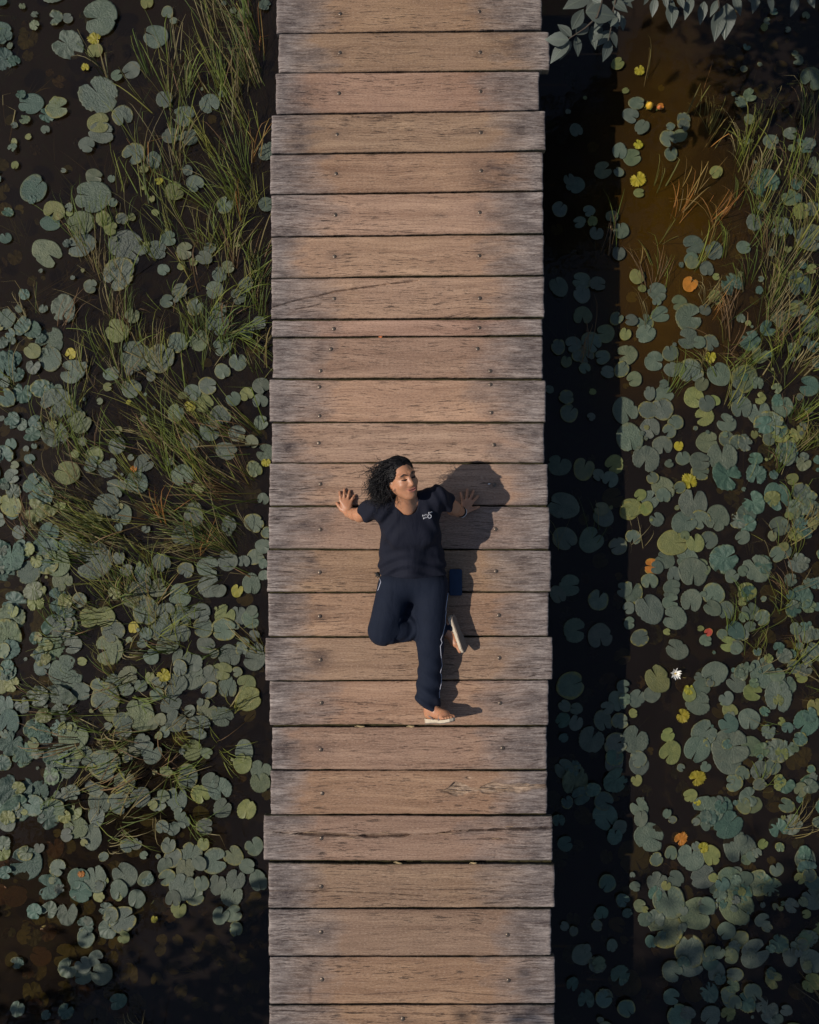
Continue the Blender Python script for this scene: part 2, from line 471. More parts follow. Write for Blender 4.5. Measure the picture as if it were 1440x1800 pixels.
plank_y, plank_objs = [], []
for i, (tl, tr, bl, br, xl, xr) in enumerate(PLANKS):
    TL, TR, BL, BR = P(xl, tl), P(xr, tr), P(xl, bl), P(xr, br)
    ctr = (TL + TR + BL + BR) / 4
    special = i in (3, 5, 7, 12, 15, 16, 17, 19, 20, 21, 23, 24)
    nx, ny = (330, 92) if special else (220, 36)
    if i > 24: nx, ny = 40, 10
    s = np.linspace(0, 1, nx)[:, None] * np.ones((1, ny))
    t = np.ones((nx, 1)) * np.linspace(0, 1, ny)[None, :]          # 0 bottom, 1 top
    def edge(seed, x, amp):
        return amp * snoise(np.stack([x, x * 0 + seed], -1), 5.0, 300 + seed, 3) + amp * .5 * snoise(np.stack([x, x * 0 + seed], -1), 40.0, 700 + seed, 2)
    X = (BL.x * (1 - s) + BR.x * s) * (1 - t) + (TL.x * (1 - s) + TR.x * s) * t
    Y = (BL.y * (1 - s) + BR.y * s) * (1 - t) + (TL.y * (1 - s) + TR.y * s) * t
    Y = Y + edge(i * 2, X, .0022) * t + edge(i * 2 + 1, X, .0022) * (1 - t)
    X = X + (s - .5) * 2 * .0030 * snoise(np.stack([Y, X * 0 + i], -1), 60.0, 50 + i, 3)
    pts = np.stack([X, Y], -1)
    # surface height: cupping, slow waves, worn edges
    lift = rng.uniform(-.0025, .0025); roll = rng.uniform(-.003, .003)
    Z = lift + roll * (t - .5) * 2 + .0012 * snoise(pts * np.array([1.0, 4.0]), 3.5, 20 + i, 2) + .0007 * snoise(pts * np.array([1.0, 14.0]), 9.0, 60 + i, 2)
    wid = np.hypot(TL.x - BL.x, TL.y - BL.y)
    de = np.minimum(t, 1 - t) * wid
    Z = Z - .006 * np.exp(-(de / .006) ** 1.3)
    dend = np.minimum(s, 1 - s) * (TR.x - TL.x)
    Z = Z - .006 * np.exp(-(dend / .007) ** 1.3)
    # wear: silvered ends, plus painted dimming outside a spotlit middle
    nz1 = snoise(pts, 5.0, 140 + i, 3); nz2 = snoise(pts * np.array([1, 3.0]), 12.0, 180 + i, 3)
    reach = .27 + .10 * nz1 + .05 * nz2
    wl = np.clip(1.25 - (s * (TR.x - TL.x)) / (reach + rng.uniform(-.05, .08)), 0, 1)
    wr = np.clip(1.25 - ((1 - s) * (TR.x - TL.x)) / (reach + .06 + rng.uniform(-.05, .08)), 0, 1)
    wear_falloff = np.clip(np.maximum(wl, wr) ** 0.8, 0, 1)
    stain = .62 * np.clip(wear_falloff * (.35 + 1.3 * nz2), 0, 1)
    for (sx, sy, rx, ry, st) in STAINS.get(i, []):
        c = P(sx, sy)
        q = ((X - c.x) / (rx / 278)) ** 2 + ((Y - c.y) / (ry / 278)) ** 2
        stain = np.maximum(stain, st * 1.15 * np.exp(-q * .8) * np.clip(.8 + .6 * nz2, .15, 1.2))
    for (nx_, ny_) in NAILS.get(i, []):
        c = P(nx_, ny_)
        q = ((X - c.x) / .050) ** 2 + ((Y - c.y) / .028) ** 2
        stain = np.maximum(stain, .62 * np.exp(-q))
    rot = np.zeros_like(X)
    if i == 19:
        a, b_ = P(765, 1392), P(962, 1382)
        cy = a.y + (b_.y - a.y) * np.clip((X - a.x) / (b_.x - a.x), 0, 1)
        u = np.clip((X - a.x) / (b_.x - a.x), 0, 1)
        hw = .036 * np.clip(u * 6, 0, 1) * (1 - .4 * u) * (1 + .5 * snoise(pts, 22.0, 5, 3))
        rot = np.clip((hw - np.abs(Y - cy)) / .010, 0, 1) * (X > a.x - .01)
        Z = Z - rot * (.007 + .014 * np.clip(.5 + snoise(pts * np.array([1, 4.0]), 22.0, 8, 3), 0, 1.2))
        c2 = P(823, 1367); q = ((X - c2.x) / .012) ** 2 + ((Y - c2.y) / .006) ** 2
        Z = Z - .015 * np.exp(-q); rot = np.maximum(rot, .7 * np.exp(-q * .25)) ; rot = rot * (1 - .3 * u * (X > a.x))
    for (poly, hw, dep) in CRACKS.get(i, []):
        pp = [P(*q) for q in poly]
        d = seg_dist(X, Y, pp)
        jag = 1 + .5 * snoise(pts, 70.0, 33 + i, 3)
        if i == 20 and hw > .005:
            u = np.clip((X - pp[0].x) / (pp[-1].x - pp[0].x), 0, 1)
            jag = np.clip(.75 + .55 * snoise(pts, 16.0, 41, 2), .25, 1.4)
            d = np.abs(d + .004 * snoise(pts, 30.0, 44, 2))
            hwv = hw * np.clip(u * 25, 0, 1) * (.32 + .75 * np.exp(-((u - .28) / .22) ** 2) + .55 * np.clip(u * 2 - 1, 0, 1)) * jag
            rot = np.maximum(rot, np.clip(1.5 - d / .022, 0, 1) * np.exp(-((u - .25) / .24) ** 2) * .35)
            stain = np.maximum(stain, np.clip(1.1 - d / .018, 0, 1) * .35)
        else:
            hwv = hw * jag
        gro = np.clip(1.35 - d / np.maximum(hwv, 1e-4), 0, 1)
        Z = Z - dep * gro
        stain = np.maximum(stain, gro * 1.0)
    moss = np.clip(1 - de / .006, 0, 1) * np.clip(.5 * snoise(pts, 4.0, 90 + i, 2) + np.clip((s - .55) * 1.1, 0, .6), 0, .9)
    # a closed slab: top grid + skirt
    top = np.stack([X - ctr.x, Y - ctr.y, Z], -1).reshape(-1, 3)
    ids = np.arange(nx * ny).reshape(nx, ny)
    quads = np.stack([ids[:-1, :-1], ids[1:, :-1], ids[1:, 1:], ids[:-1, 1:]], -1).reshape(-1, 4)
    rim = np.concatenate([ids[:, 0], ids[-1, 1:], ids[-2::-1, -1], ids[0, -2:0:-1]])
    low = top[rim].copy(); low[:, 2] = -.048
    low[:, :2] *= .998
    nb = len(top)
    lid = nb + np.arange(len(rim))
    r2, l2 = np.roll(rim, -1), np.roll(lid, -1)
    skirt = np.stack([rim, lid, l2, r2], -1)
    verts = np.vstack([top, low, [[0, 0, -.048]]])
    cidx = len(verts) - 1
    me = bpy.data.meshes.new('plank')
    fl = np.concatenate([quads.ravel(), skirt.ravel(), np.stack([lid, np.full_like(lid, cidx), l2], -1).ravel()]).astype(np.int32)
    starts = np.concatenate([np.arange(len(quads) + len(skirt)) * 4, (len(quads) + len(skirt)) * 4 + np.arange(len(lid)) * 3]).astype(np.int32)
    me.vertices.add(len(verts)); me.vertices.foreach_set('co', verts.astype(np.float32).ravel())
    me.loops.add(len(fl)); me.loops.foreach_set('vertex_index', fl)
    me.polygons.add(len(starts)); me.polygons.foreach_set('loop_start', starts)
    sm = np.ones(len(starts), bool); sm[len(quads):] = False
    me.update(calc_edges=True)
    me.polygons.foreach_set('use_smooth', sm)
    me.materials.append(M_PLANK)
    pad_n = len(verts) - nb
    ext = lambda a, fill: np.concatenate([a.ravel(), np.full(pad_n, fill)])
    rimw = wear_falloff.ravel()[rim]
    vattr(me, 'wear_falloff', np.concatenate([wear_falloff.ravel(), np.clip(rimw, .3, 1), [0]]))
    vattr(me, 'stain', ext(stain, .7)); vattr(me, 'rot', ext(rot, 0)); vattr(me, 'moss', ext(moss, .5))
    po = link('plank', me, walk, ctr - W0)
    plank_objs.append(po)
    k = rng.uniform(.86, 1.08) * (.84 + .22 * math.exp(-((i - 9.5) / 6.5) ** 2) if i < 25 else .85)  # middle boards brighter, both walk ends dimmer: a vignette painted into board colour
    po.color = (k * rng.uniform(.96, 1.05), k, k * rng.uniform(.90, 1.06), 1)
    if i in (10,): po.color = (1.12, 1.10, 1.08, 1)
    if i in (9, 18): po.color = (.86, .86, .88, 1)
    plank_y.append((max(tl, tr), max(bl, br)))
    for (nx_, ny_) in NAILS.get(i, []):
        c = P(nx_, ny_)
        no = link('nail', nail_me, po, (c.x - ctr.x, c.y - ctr.y, lift + .001))
        no.rotation_euler = (rng.uniform(-.08, .08), rng.uniform(-.08, .08), rng.uniform(0, 3))
# pale splinters standing in the big split and the rotten patch
for (pi, spots) in ((20, [(545, 1463, 22), (612, 1473, 30), (676, 1464, 24), (785, 1465, 34), (872, 1474, 18), (895, 1453, 22)]),
                    (19, [(790, 1390, 24), (815, 1391, 30), (850, 1386, 36), (885, 1388, 30), (920, 1383, 30), (800, 1384, 18)])):
    for (sx, sy, L) in spots:
        c = P(sx, sy); L = L / 278
        mb = MB(); zz = -.001
        a = rng.uniform(-.12, .12)
        mb.tube([(-L / 2, -a * L / 2, -.004), (-L * .2, 0, .001), (L * .25, .001, .002), (L / 2, a * L / 2, -.003)], [.0008, .0034, .003, .0006], 4, .6)
        pl = plank_objs[pi]
        mb.build('splinter', M_SPLINTER, pl, (c.x - W0.x - pl.location.x, c.y - W0.y - pl.location.y, zz), False)
# bearers and posts below
y_top, y_bot = P(720, -160).y, P(720, 2020).y
for (pa, pb, ya, yb) in ((596, 596, y_top, P(720, 640).y), (845, 845, y_top, P(720, 640).y), (563, 563, P(720, 600).y, y_bot), (872, 872, P(720, 600).y, y_bot)):
    xw = P(pa, 900).x
    mb = MB(); mb.box((xw - .045 - W0.x, yb - W0.y, -.215), (xw + .045 - W0.x, ya - W0.y, -.0492), .004)
    mb.build('beam', M_BEAM, walk, None, False)
for py_ in (-100, 640, 1290, 1960):
    yy = P(720, py_).y
    for xw in (P(600, 900).x + .1, P(850, 900).x - .06):
        mb = MB()
        mb.tube([(xw - W0.x, yy - W0.y, BED_Z - .3), (xw - W0.x, yy - W0.y, -.06)], [.07, .065], 12)
        mb.build('post', M_BEAM, walk)
# leaf litter in the gaps, extended with added strips that block sun stripes
LV, LF_ = [], []
lr = random.Random(4)
for i in range(24):
    a, b_ = PLANKS[i], PLANKS[i + 1]
    yl, yr = (a[2] + b_[0]) / 2, (a[3] + b_[1]) / 2
    xl, xr = max(a[4], b_[4]) + .5, min(a[5], b_[5]) - .5
    nseg = 26
    for k in range(nseg):
        if lr.random() < .05 and k < nseg - 4: continue
        t0, t1 = k / nseg, (k + 1.25) / nseg
        p0 = P(xl + (xr - xl) * t0, yl + (yr - yl) * t0) - W0; p1 = P(xl + (xr - xl) * min(t1, 1), yl + (yr - yl) * min(t1, 1)) - W0
        z0 = -.036 - lr.uniform(0, .010); hw = .011
        n0 = len(LV)
        for p, zz in ((p0, z0), ((p0 + p1) / 2, z0 + lr.uniform(-.003, .006)), (p1, z0 - .002)):
            for y_, dz in ((-hw, 0), (0, lr.uniform(.0, .006)), (hw, 0), (hw, -.014), (-hw, -.014)):
                LV.append((p.x, p.y + y_, zz + dz))
        for j in range(2):
            for q in range(5):
                A, B = n0 + j * 5 + q, n0 + j * 5 + (q + 1) % 5
                LF_.append([A, A + 5, B + 5, B])
lo_ = link('gap_litter_sunblock', mesh_np('gap_litter_sunblock', LV, np.array(LF_), plain('mossy_litter', (0.035, 0.030, 0.012), .9, .5, 40, .4, .2)), walk)
lo_['kind'] = 'stuff'
# small things caught in the gaps and lying on the boards
M_ORANGE = plain('dry_orange_leaf', (0.55, 0.16, 0.05), 0.7, 0.35, 60)
M_STRAW = plain('dry_straw', (0.42, 0.31, 0.16), 0.8, 0.3, 60)
def scrap(name, label, cat, px, py, L, Wd, z, ang, mat):
    c = P(px, py, z)
    mb = MB(); n_ = 9
    ring = [(L / 2 * math.cos(2 * math.pi * k / n_), Wd / 2 * math.sin(2 * math.pi * k / n_) * (1 + .3 * math.sin(3 * k))) for k in range(n_)]
    v = [(0, 0, .004)] + [(x, y, .001 + .004 * math.sin(5 * x / L)) for x, y in ring] + [(x * .96, y * .96, -.001) for x, y in ring]
    f = [[0, 1 + k, 1 + (k + 1) % n_] for k in range(n_)] + [[1 + k, 1 + n_ + k, 1 + n_ + (k + 1) % n_, 1 + (k + 1) % n_] for k in range(n_)] + [[1 + n_ + k for k in range(n_)][::-1]]
    mb.add(v, f)
    o = mb.build(name, mat, None, c); o.rotation_euler = (0, 0, ang)
    tag(o, label, cat)
scrap('fallen_leaf', 'tiny orange leaf caught in the gap beneath the narrow plank', 'leaf', 669, 592.5, .030, .014, -.004, .2, M_ORANGE)
scrap('dry_stalk', 'pale dry stalk in the plank gap left of the standing foot', 'stalk', 633, 1277, .07, .010, -.008, 0, M_STRAW)
scrap('dry_leaf', 'short pale dry leaf in the plank gap nearest the standing foot', 'leaf', 722, 1277, .055, .012, -.006, 0.05, M_STRAW)
scrap('bark_flake', 'pale bark flake in the dark gap beneath the split plank, right half', 'bark', 832, 1517.5, .05, .013, -.010, 0.1, M_STRAW)
scrap('leaf_scrap', 'pale leaf scrap in the dark gap beneath the split plank, middle', 'leaf', 700, 1517, .06, .012, -.012, -.15, M_STRAW)
scrap('white_flake', 'small white flake beside the nail inside the head shadow', 'flake', 860, 850.5, .018, .010, .003, .3, plain('white_flake', (0.6, 0.58, 0.55), .7, .2))
# ------------------------------------------------------------------ lily pads
# one list per photo tile: (u, v, radius[, notch direction in degrees or None][, kind]) in tile units of 0.3403 photo pixels
# kinds: g grey-green (default)  t teal-green  y yellowing  Y yellow  o orange-brown  r red  d below the surface  b brown
K = 0.3403
TILES = {
 (0, 0): "10,168,60,,t;20,305,60,0,t;75,315,32,,t;115,30,18;182,75,20;180,130,28;285,92,42;350,93,28;513,92,92,190;352,232,80,150;490,200,38,,Y;492,262,40,,y;440,348,24,,Y;805,188,58,160;865,65,32;680,362,46;605,388,32,30;510,490,98,130;635,600,54,290;515,635,60,0,y;525,685,62,0;450,748,41,330;160,535,62,,t;300,555,58;240,595,40,,t;850,512,43,90;1085,538,54,300;955,600,55,330;885,700,41,0;983,708,47,20;1145,485,18;690,795,58,230;795,828,42,270;745,872,22,,y;970,880,28;488,912,42,350;480,1015,82,170;585,1045,26;175,975,68,,t;280,1090,55,,y;265,1150,50,,t;360,1100,18,,Y;905,985,50,20,y;1010,950,46;820,935,20,,Y;785,1025,16,,y;803,1098,18,,y;420,1150,68;535,1130,42,,y;630,1130,32;420,1265,72,190;575,1180,35,,y;680,1120,20,,y;1163,1057,44;1385,780,48;1380,1055,40;875,1232,38;660,1280,90;810,1290,50;958,1295,45,0;1055,1330,40;1085,1280,30;248,1310,76;235,670,22;1265,80,38;1370,25,32;1000,1050,35,,d;40,1095,28,,t;60,620,30,,d;760,10,34,,y",
 (0, 440): "615,120,80,230;470,185,38,350;845,100,30;940,80,24,,Y;1135,125,38;1180,85,32;1110,205,46,290;1270,178,40;1230,240,40;930,210,40;865,262,34;1010,290,45,50;330,305,74,265;225,300,26;30,355,50;685,335,38;605,415,60,150,y;695,435,28,,d;165,408,50,,t;255,475,73;170,520,40,,y;260,560,60;365,535,30,,Y;372,625,63,170;700,545,78,160;830,555,73,60;920,475,53,300;1025,465,53,130;1125,385,58;1135,310,38;1145,500,46,200;1280,420,40;1230,575,46,90;1310,530,40,,d;1150,625,40,300;1340,375,38;575,640,36;668,625,22;780,650,26;680,715,46,330;665,785,14,,Y;1075,700,46,0;995,735,44;945,750,22,,y;980,805,32,,Y;1055,790,48,,y;1205,765,40;1275,745,35,,y;1350,700,44;1345,780,38;910,840,46;1140,860,58,300;1090,930,55;275,725,52;290,790,84;380,850,52;420,885,60;285,950,73;165,950,40,,t;610,928,20,,y;605,1008,42;980,990,50,270;1225,945,42;1300,990,35;1170,1035,50,340;1370,1045,48;1315,1130,42,300;1350,890,38;1340,960,40,,d;1375,1095,25,,Y;490,1060,44,,y;465,1110,35;555,1130,48,340;350,1150,62,,y;748,1098,46;705,1200,58;690,1130,20,,o;600,1220,44;945,1165,60,290;1030,1222,30,,y;1360,1285,30;555,1315,62;185,1235,65,,t;20,600,70,,t;60,560,50,,t;720,1330,35,,d;320,1320,22,,Y;1000,1345,44;20,1200,24,,t;30,760,50,,t;90,640,40,,t",
 (0, 880): "630,75,52;480,95,50,,y;715,50,38,,d;755,145,22;1000,85,50;950,180,52;1183,125,40,270;1313,115,50,320;1380,165,28;1360,235,38;60,280,76,90,t;25,370,50,,t;150,370,60,45;255,165,55,,t;235,245,66,,t;295,320,70;325,415,50;375,215,53,30;480,312,98,190;615,295,32;655,360,30;740,365,46,60;838,322,47,300;960,360,40;1080,345,56,350;1175,310,52;1260,315,32;1320,290,42;1360,325,25;1365,385,28;1085,440,60,20;1130,465,35;1300,430,47,270;1227,463,32,,Y;1265,508,38,,d;730,430,50;700,490,60;820,450,46;935,490,60;200,458,42,,y;300,510,62,,t;410,515,36;590,480,35,,y;465,600,50,200,y;540,600,50,,y;755,570,68,260;860,570,42;935,595,56,270;1035,583,49,250;585,675,58;560,770,80,190;690,655,25,,Y;690,760,55,,d;755,690,36;835,665,56;870,740,54,20;935,685,46;1050,655,50;1165,590,55,60,y;1230,595,50;1300,610,48;1160,665,60,0;1300,570,30;1065,745,42;1255,735,30;1318,698,28;1185,800,53,280;1325,765,35;1315,820,53;1250,770,30;780,805,42;940,815,48;930,865,40,280;1005,840,42;1105,790,25;998,915,60,20;1085,905,48,60;1080,980,40;345,885,80,30;375,745,46,200;265,760,70,,t;220,860,44,,t;425,830,22,,y;345,630,56;290,640,50;60,600,70,,t;180,620,70,,d;40,700,76,,t;45,770,56,,t;40,885,46,,t;665,905,50,10;580,950,48;505,950,32;655,975,34;728,955,32,90;775,915,28,,y;845,900,36,,Y;835,940,24;905,950,56;545,1020,70;420,985,45,350;315,1045,92,330;810,1000,32;885,1045,53;1035,1040,18;1175,960,53,280;1150,880,46,,y;1225,885,26;1270,950,48,,y;1285,1025,58,,y;1280,1100,42,,d;725,1105,80,100;570,1100,35,,y;635,1140,48;640,1190,42;830,1130,30;910,1135,56,60;980,1085,28;1070,1080,50;1150,1115,53,330;1030,1170,58,340;850,1195,28;820,1215,20,,y;795,1150,30;930,1230,35,,d;380,1215,73,60;545,1270,50,,d;695,1285,42;785,1300,53,60;735,1245,40;990,1285,53,,y;1070,1305,28;1262,1295,50,260;560,1165,20;200,1200,60,,t;40,1150,60,,t;130,1290,60,,t;60,1250,60,,t;310,1330,76;430,1320,48;545,1345,66;80,1010,40,,d;120,1080,45,,d;230,1110,40,,y",
 (0, 1320): "310,70,84;545,75,76,330;265,115,42;580,125,40,,d;645,160,56,80;860,108,28,,y;970,135,57,270;1040,225,46,,y;1090,155,42;1138,200,61;1348,95,50,70;1345,160,50;1380,225,25,,d;1275,303,47,,Y;1150,295,48,50;1255,65,46,,y;725,240,48;620,270,58;515,270,58;500,200,40;375,215,40;320,225,40;915,245,56,80;845,230,30;818,275,38;765,355,36,,d;390,390,60;470,440,60;380,310,46,,y;500,335,46;1040,330,40,,d;1062,390,42;930,325,30,45;952,368,30;840,395,34;895,400,34;872,485,40,70;1052,478,32,90,y;1313,490,46,120;660,490,35,330;895,550,46;985,545,60;1030,580,35;1112,568,63,10;1205,538,50,130;1278,595,40,350;855,595,42;862,655,40,200;960,610,50;945,700,63,70;1042,682,39,100;1125,690,46,80;1220,660,50;1335,670,46;1200,740,59,60;1310,790,60,,d;1010,755,42;895,765,38;925,815,38,,y;1143,848,40,60;1210,840,42;1220,920,35;495,660,58,100;645,640,63,130;758,660,40,30;405,725,42;420,635,20,,o;615,720,46;707,765,44;635,870,66,30;575,850,35;512,752,28,,y;350,835,56,90;638,962,30,,y;455,878,24;798,868,18,,Y;430,1105,42;497,1072,38;525,1153,50,160;432,1165,42;335,1060,60,,d;420,1035,60,,d;300,605,42;130,580,86,,t;250,700,65,,t;310,710,26;180,830,38,,t;80,750,55,,b;270,830,46,,d;80,200,86,,t;90,300,70,,t;270,310,68,,t;205,210,50,,t;35,370,46;20,480,40;15,60,40,,t;120,20,60,,t;440,1250,50,,b;1190,1120,30,,d;1120,1040,40,,d;935,1240,35,,d;1015,1300,30,,d;600,990,40,,d;210,1060,50,,b;65,1080,35,,d;270,1370,46,,b;640,1370,50,,d;180,1320,40,,b;810,1180,30,,d;900,1120,34,,d;830,1030,28,,d",
 (950, 0): "400,328,35,,y;512,362,32,,Y;440,468,18,,o;497,532,40;470,598,42,330;525,655,40,60;740,615,36;740,645,34;665,718,45;722,700,36;675,793,34,90;505,745,28,140,Y;410,780,40;475,812,45;505,925,45,120,Y;512,996,28,,Y;405,888,26;325,878,47,20;180,955,46;185,672,34;148,925,30;100,1080,38;250,1090,30;200,1148,32;270,1142,26,,y;370,1120,34;290,1202,36,80;85,1182,34,,d;418,1190,40,100;405,1305,40;788,1268,53,200;898,1295,45,120;908,888,34,,Y;780,1340,35;270,760,28,,d;1160,950,75,,t;1290,1020,46,,t;1295,690,35;1385,740,38;1430,850,50;1400,410,62;1330,310,28;1005,290,52,,d;1190,240,40,,d;1240,345,35,,d;1240,1170,50;1400,1230,80;1080,615,28;620,550,18,,o;1340,800,40,,d;1350,1090,46,,y;1010,1300,40,,d",
 (950, 440): "785,60,36;860,95,38;95,188,50;212,158,45;297,172,38,350;215,225,46;218,340,47;395,350,34;605,215,49,350;625,330,46,10;500,135,38,,o;775,172,40,,o;475,242,30,,d;468,360,34;440,430,34,,y;540,370,46;545,430,48;715,272,42;770,345,71,10;850,305,30;760,455,53,170;820,475,32;880,480,45;92,498,36;168,487,40;335,430,45;265,475,50;230,540,48;195,545,30;135,572,32,80;318,552,38;230,610,30;348,628,35;445,540,51;420,615,38;672,530,40,100;592,573,50,350;485,665,38;680,615,38;720,610,30;778,628,63,270;925,640,58;880,550,34,,Y;638,690,26;565,738,32,80;640,745,46;835,690,34;795,760,53,,y;860,790,40;900,775,28,,y;440,832,67,300;560,825,51,350;630,820,56;845,860,50,200,y;700,888,38;665,935,36;568,920,53,300;462,968,67,280;632,1010,49,280;545,1080,69,250;737,1073,36,100;715,1010,24,,Y;862,990,55,10;965,975,42;1020,990,40;940,1060,73;825,1090,50,0;828,1145,46,340;965,1165,76,,t;770,1195,42,,Y;580,1175,30;635,1230,59,300;720,1225,32;790,1300,73;515,1265,32,,y;570,1285,48;635,1265,40;470,1330,50,,y;545,1335,35,,Y;47,718,22;135,758,38,0;148,840,47,50;98,1108,55,70;225,1125,55,70;300,1160,30;360,1185,40;380,1108,50,,y;375,1280,53,,d;118,1320,70;262,860,20;270,730,16,,y;990,180,58,,t;1340,180,58,,t;1250,360,48;1390,380,50;1085,465,56,,t;1370,470,30;1385,700,56,,t;1055,660,66;1020,720,50;1040,815,56;1130,840,60;1250,805,60;1180,900,70;1270,1040,56;960,890,46;1115,1160,53,,t;1110,1075,35,,t;1230,1275,70,,t;1100,1300,60,,t;1350,1250,50;1400,1330,46;905,245,40,,y;315,1335,35;1330,940,40,,y;1390,960,34,,d;1240,160,30,,d",
 (950, 880): "460,50,46,,y;545,40,35,,Y;600,95,40;745,110,63,20;830,100,50;915,90,60;685,218,72,0,y;800,215,48,,y;870,205,46;645,305,48;760,300,56;790,370,72;690,385,38;830,350,46;580,340,45,,o;600,345,35;480,190,40;400,235,46;325,80,51,120;265,200,63,40;125,195,56;225,95,30,,d;155,438,57,0;90,485,40;300,510,51,70;310,310,40,,d;430,460,40;475,470,59,80;455,555,30;565,560,71,120;565,418,41,270;680,450,40;675,520,42,0;780,520,61,260;895,485,53;890,555,40;690,605,63,170;960,570,48;655,678,18,,y;515,708,43,20;462,632,30,0;180,670,59,0;308,703,63,280;705,768,55,150;855,722,30,350;868,680,20,,r;828,660,16,,o;423,805,42,,d;155,955,67,20;605,920,66,120,y;430,960,36;440,1025,30;500,1020,46;578,1000,43;400,1035,45;345,1070,34;185,1075,30;125,1060,30;115,1135,36,,t;185,1145,38;412,1138,41,0;325,1140,50;265,1230,70,60;392,1255,53,20;490,1230,70,60;120,1225,22,,t;505,1335,42;385,1320,46,,t;480,1098,22,,Y;835,960,43,0;768,975,28,,Y;815,1045,61,0;735,1110,38,,Y;660,1210,36,30,Y;670,1305,56,,y;850,1195,70;810,1285,62;900,895,63;985,1270,92;965,1330,76;1010,940,50;960,1020,35;1010,670,46,,t;970,740,42,,y;940,690,26;980,1085,38,,y;1085,650,28;950,300,70,,t;990,390,35;1120,350,69;1350,130,48,,t;1045,190,35;1225,275,40;1085,570,46;1065,470,46,,y;1200,180,26;1360,320,35;1350,500,56,,t;1310,560,46,,t;1320,660,30;1150,890,73;1225,900,35;1230,1010,76;1260,800,38;1310,860,35;1350,910,30,,y;1100,990,46,,y;1080,1130,50;1370,1150,63,,t;1180,1190,40;1220,1290,60;1410,770,40;1420,690,32;1380,420,24;1230,600,40,,d;1180,480,44,,d;1300,400,40,,d;1180,700,36,,d;770,1000,36,,y",
 (950, 1320): "510,70,48;810,140,42,,Y;775,230,34,,Y;810,265,20,,Y;497,150,28,,Y;860,310,76,190;855,80,26;510,290,48;520,350,38;565,445,70,340;485,550,82,,d;600,560,34;675,530,34;605,680,50,60;700,660,40;780,545,65,80;725,455,36,,o;885,540,46,,o;840,500,28,,Y;845,650,61,30;895,655,22,,o;920,705,42;665,775,80;810,840,80;640,920,92;880,800,30,,y;870,890,56,,d;770,1040,76;780,1100,66;685,1140,53;985,660,59;1030,505,82;1010,800,88;970,380,70,,t;1095,275,46;1150,480,26,,y;1345,200,36;1270,280,38;1370,560,50;1390,640,36;1300,800,40;1130,680,62;1060,660,35;960,930,40;1030,975,42;1110,1045,70;985,1060,35;880,1090,40,,t;1005,1155,36;1195,1150,30,,t;1100,1250,46;1170,1320,56;975,1290,32;1290,1060,42;1380,970,50;1400,1090,56;1410,760,56;1170,910,26;1190,1020,24,,t;880,1370,48;160,80,40,,d;180,160,70,,t;210,230,46,,t;330,260,50,,t;390,150,60,,t;335,340,60,,t;410,395,36;95,360,32,,t;440,760,60,,d;515,800,30;125,905,22;172,930,22;370,1005,28;240,1020,20;295,850,18;300,1100,36,,t;460,1200,60,,d;330,1280,40,,t;445,1330,40,,t;165,1205,32,,t;680,1270,40,,t;720,1370,56,,t;490,700,26;380,60,46;790,1230,60,,d;1270,1340,28;1225,1385,26;310,1390,16;1250,420,34,,d;1220,610,36;1340,660,28,,y;1100,130,40,,d;1200,80,40;1390,180,40;1330,1240,40,,d",
}
pads = []
for (ox, oy), txt in TILES.items():
    for e in txt.split(';'):
        q = (e.split(',') + ['', ''])[:5]
        notch = float(q[3]) if q[3] else None
        kd = q[4] or 'g'
        if kd == 'Y' and len(pads) % 5 in (1, 3): kd = 'y'
        if kd == 'o' and len(pads) % 3 == 1: kd = 'y'
        pads.append([ox + float(q[0]) * K, oy + float(q[1]) * K, float(q[2]) * K, notch, kd])

prng = random.Random(5)
PAD_COL = {'g': (0.073, 0.092, 0.068), 't': (0.047, 0.083, 0.063), 'y': (0.125, 0.135, 0.045), 'Y': (0.24, 0.205, 0.015), 'o': (0.34, 0.13, 0.015),
           'r': (0.36, 0.05, 0.03), 'd': (0.16, 0.16, 0.04), 'b': (0.15, 0.08, 0.035)}

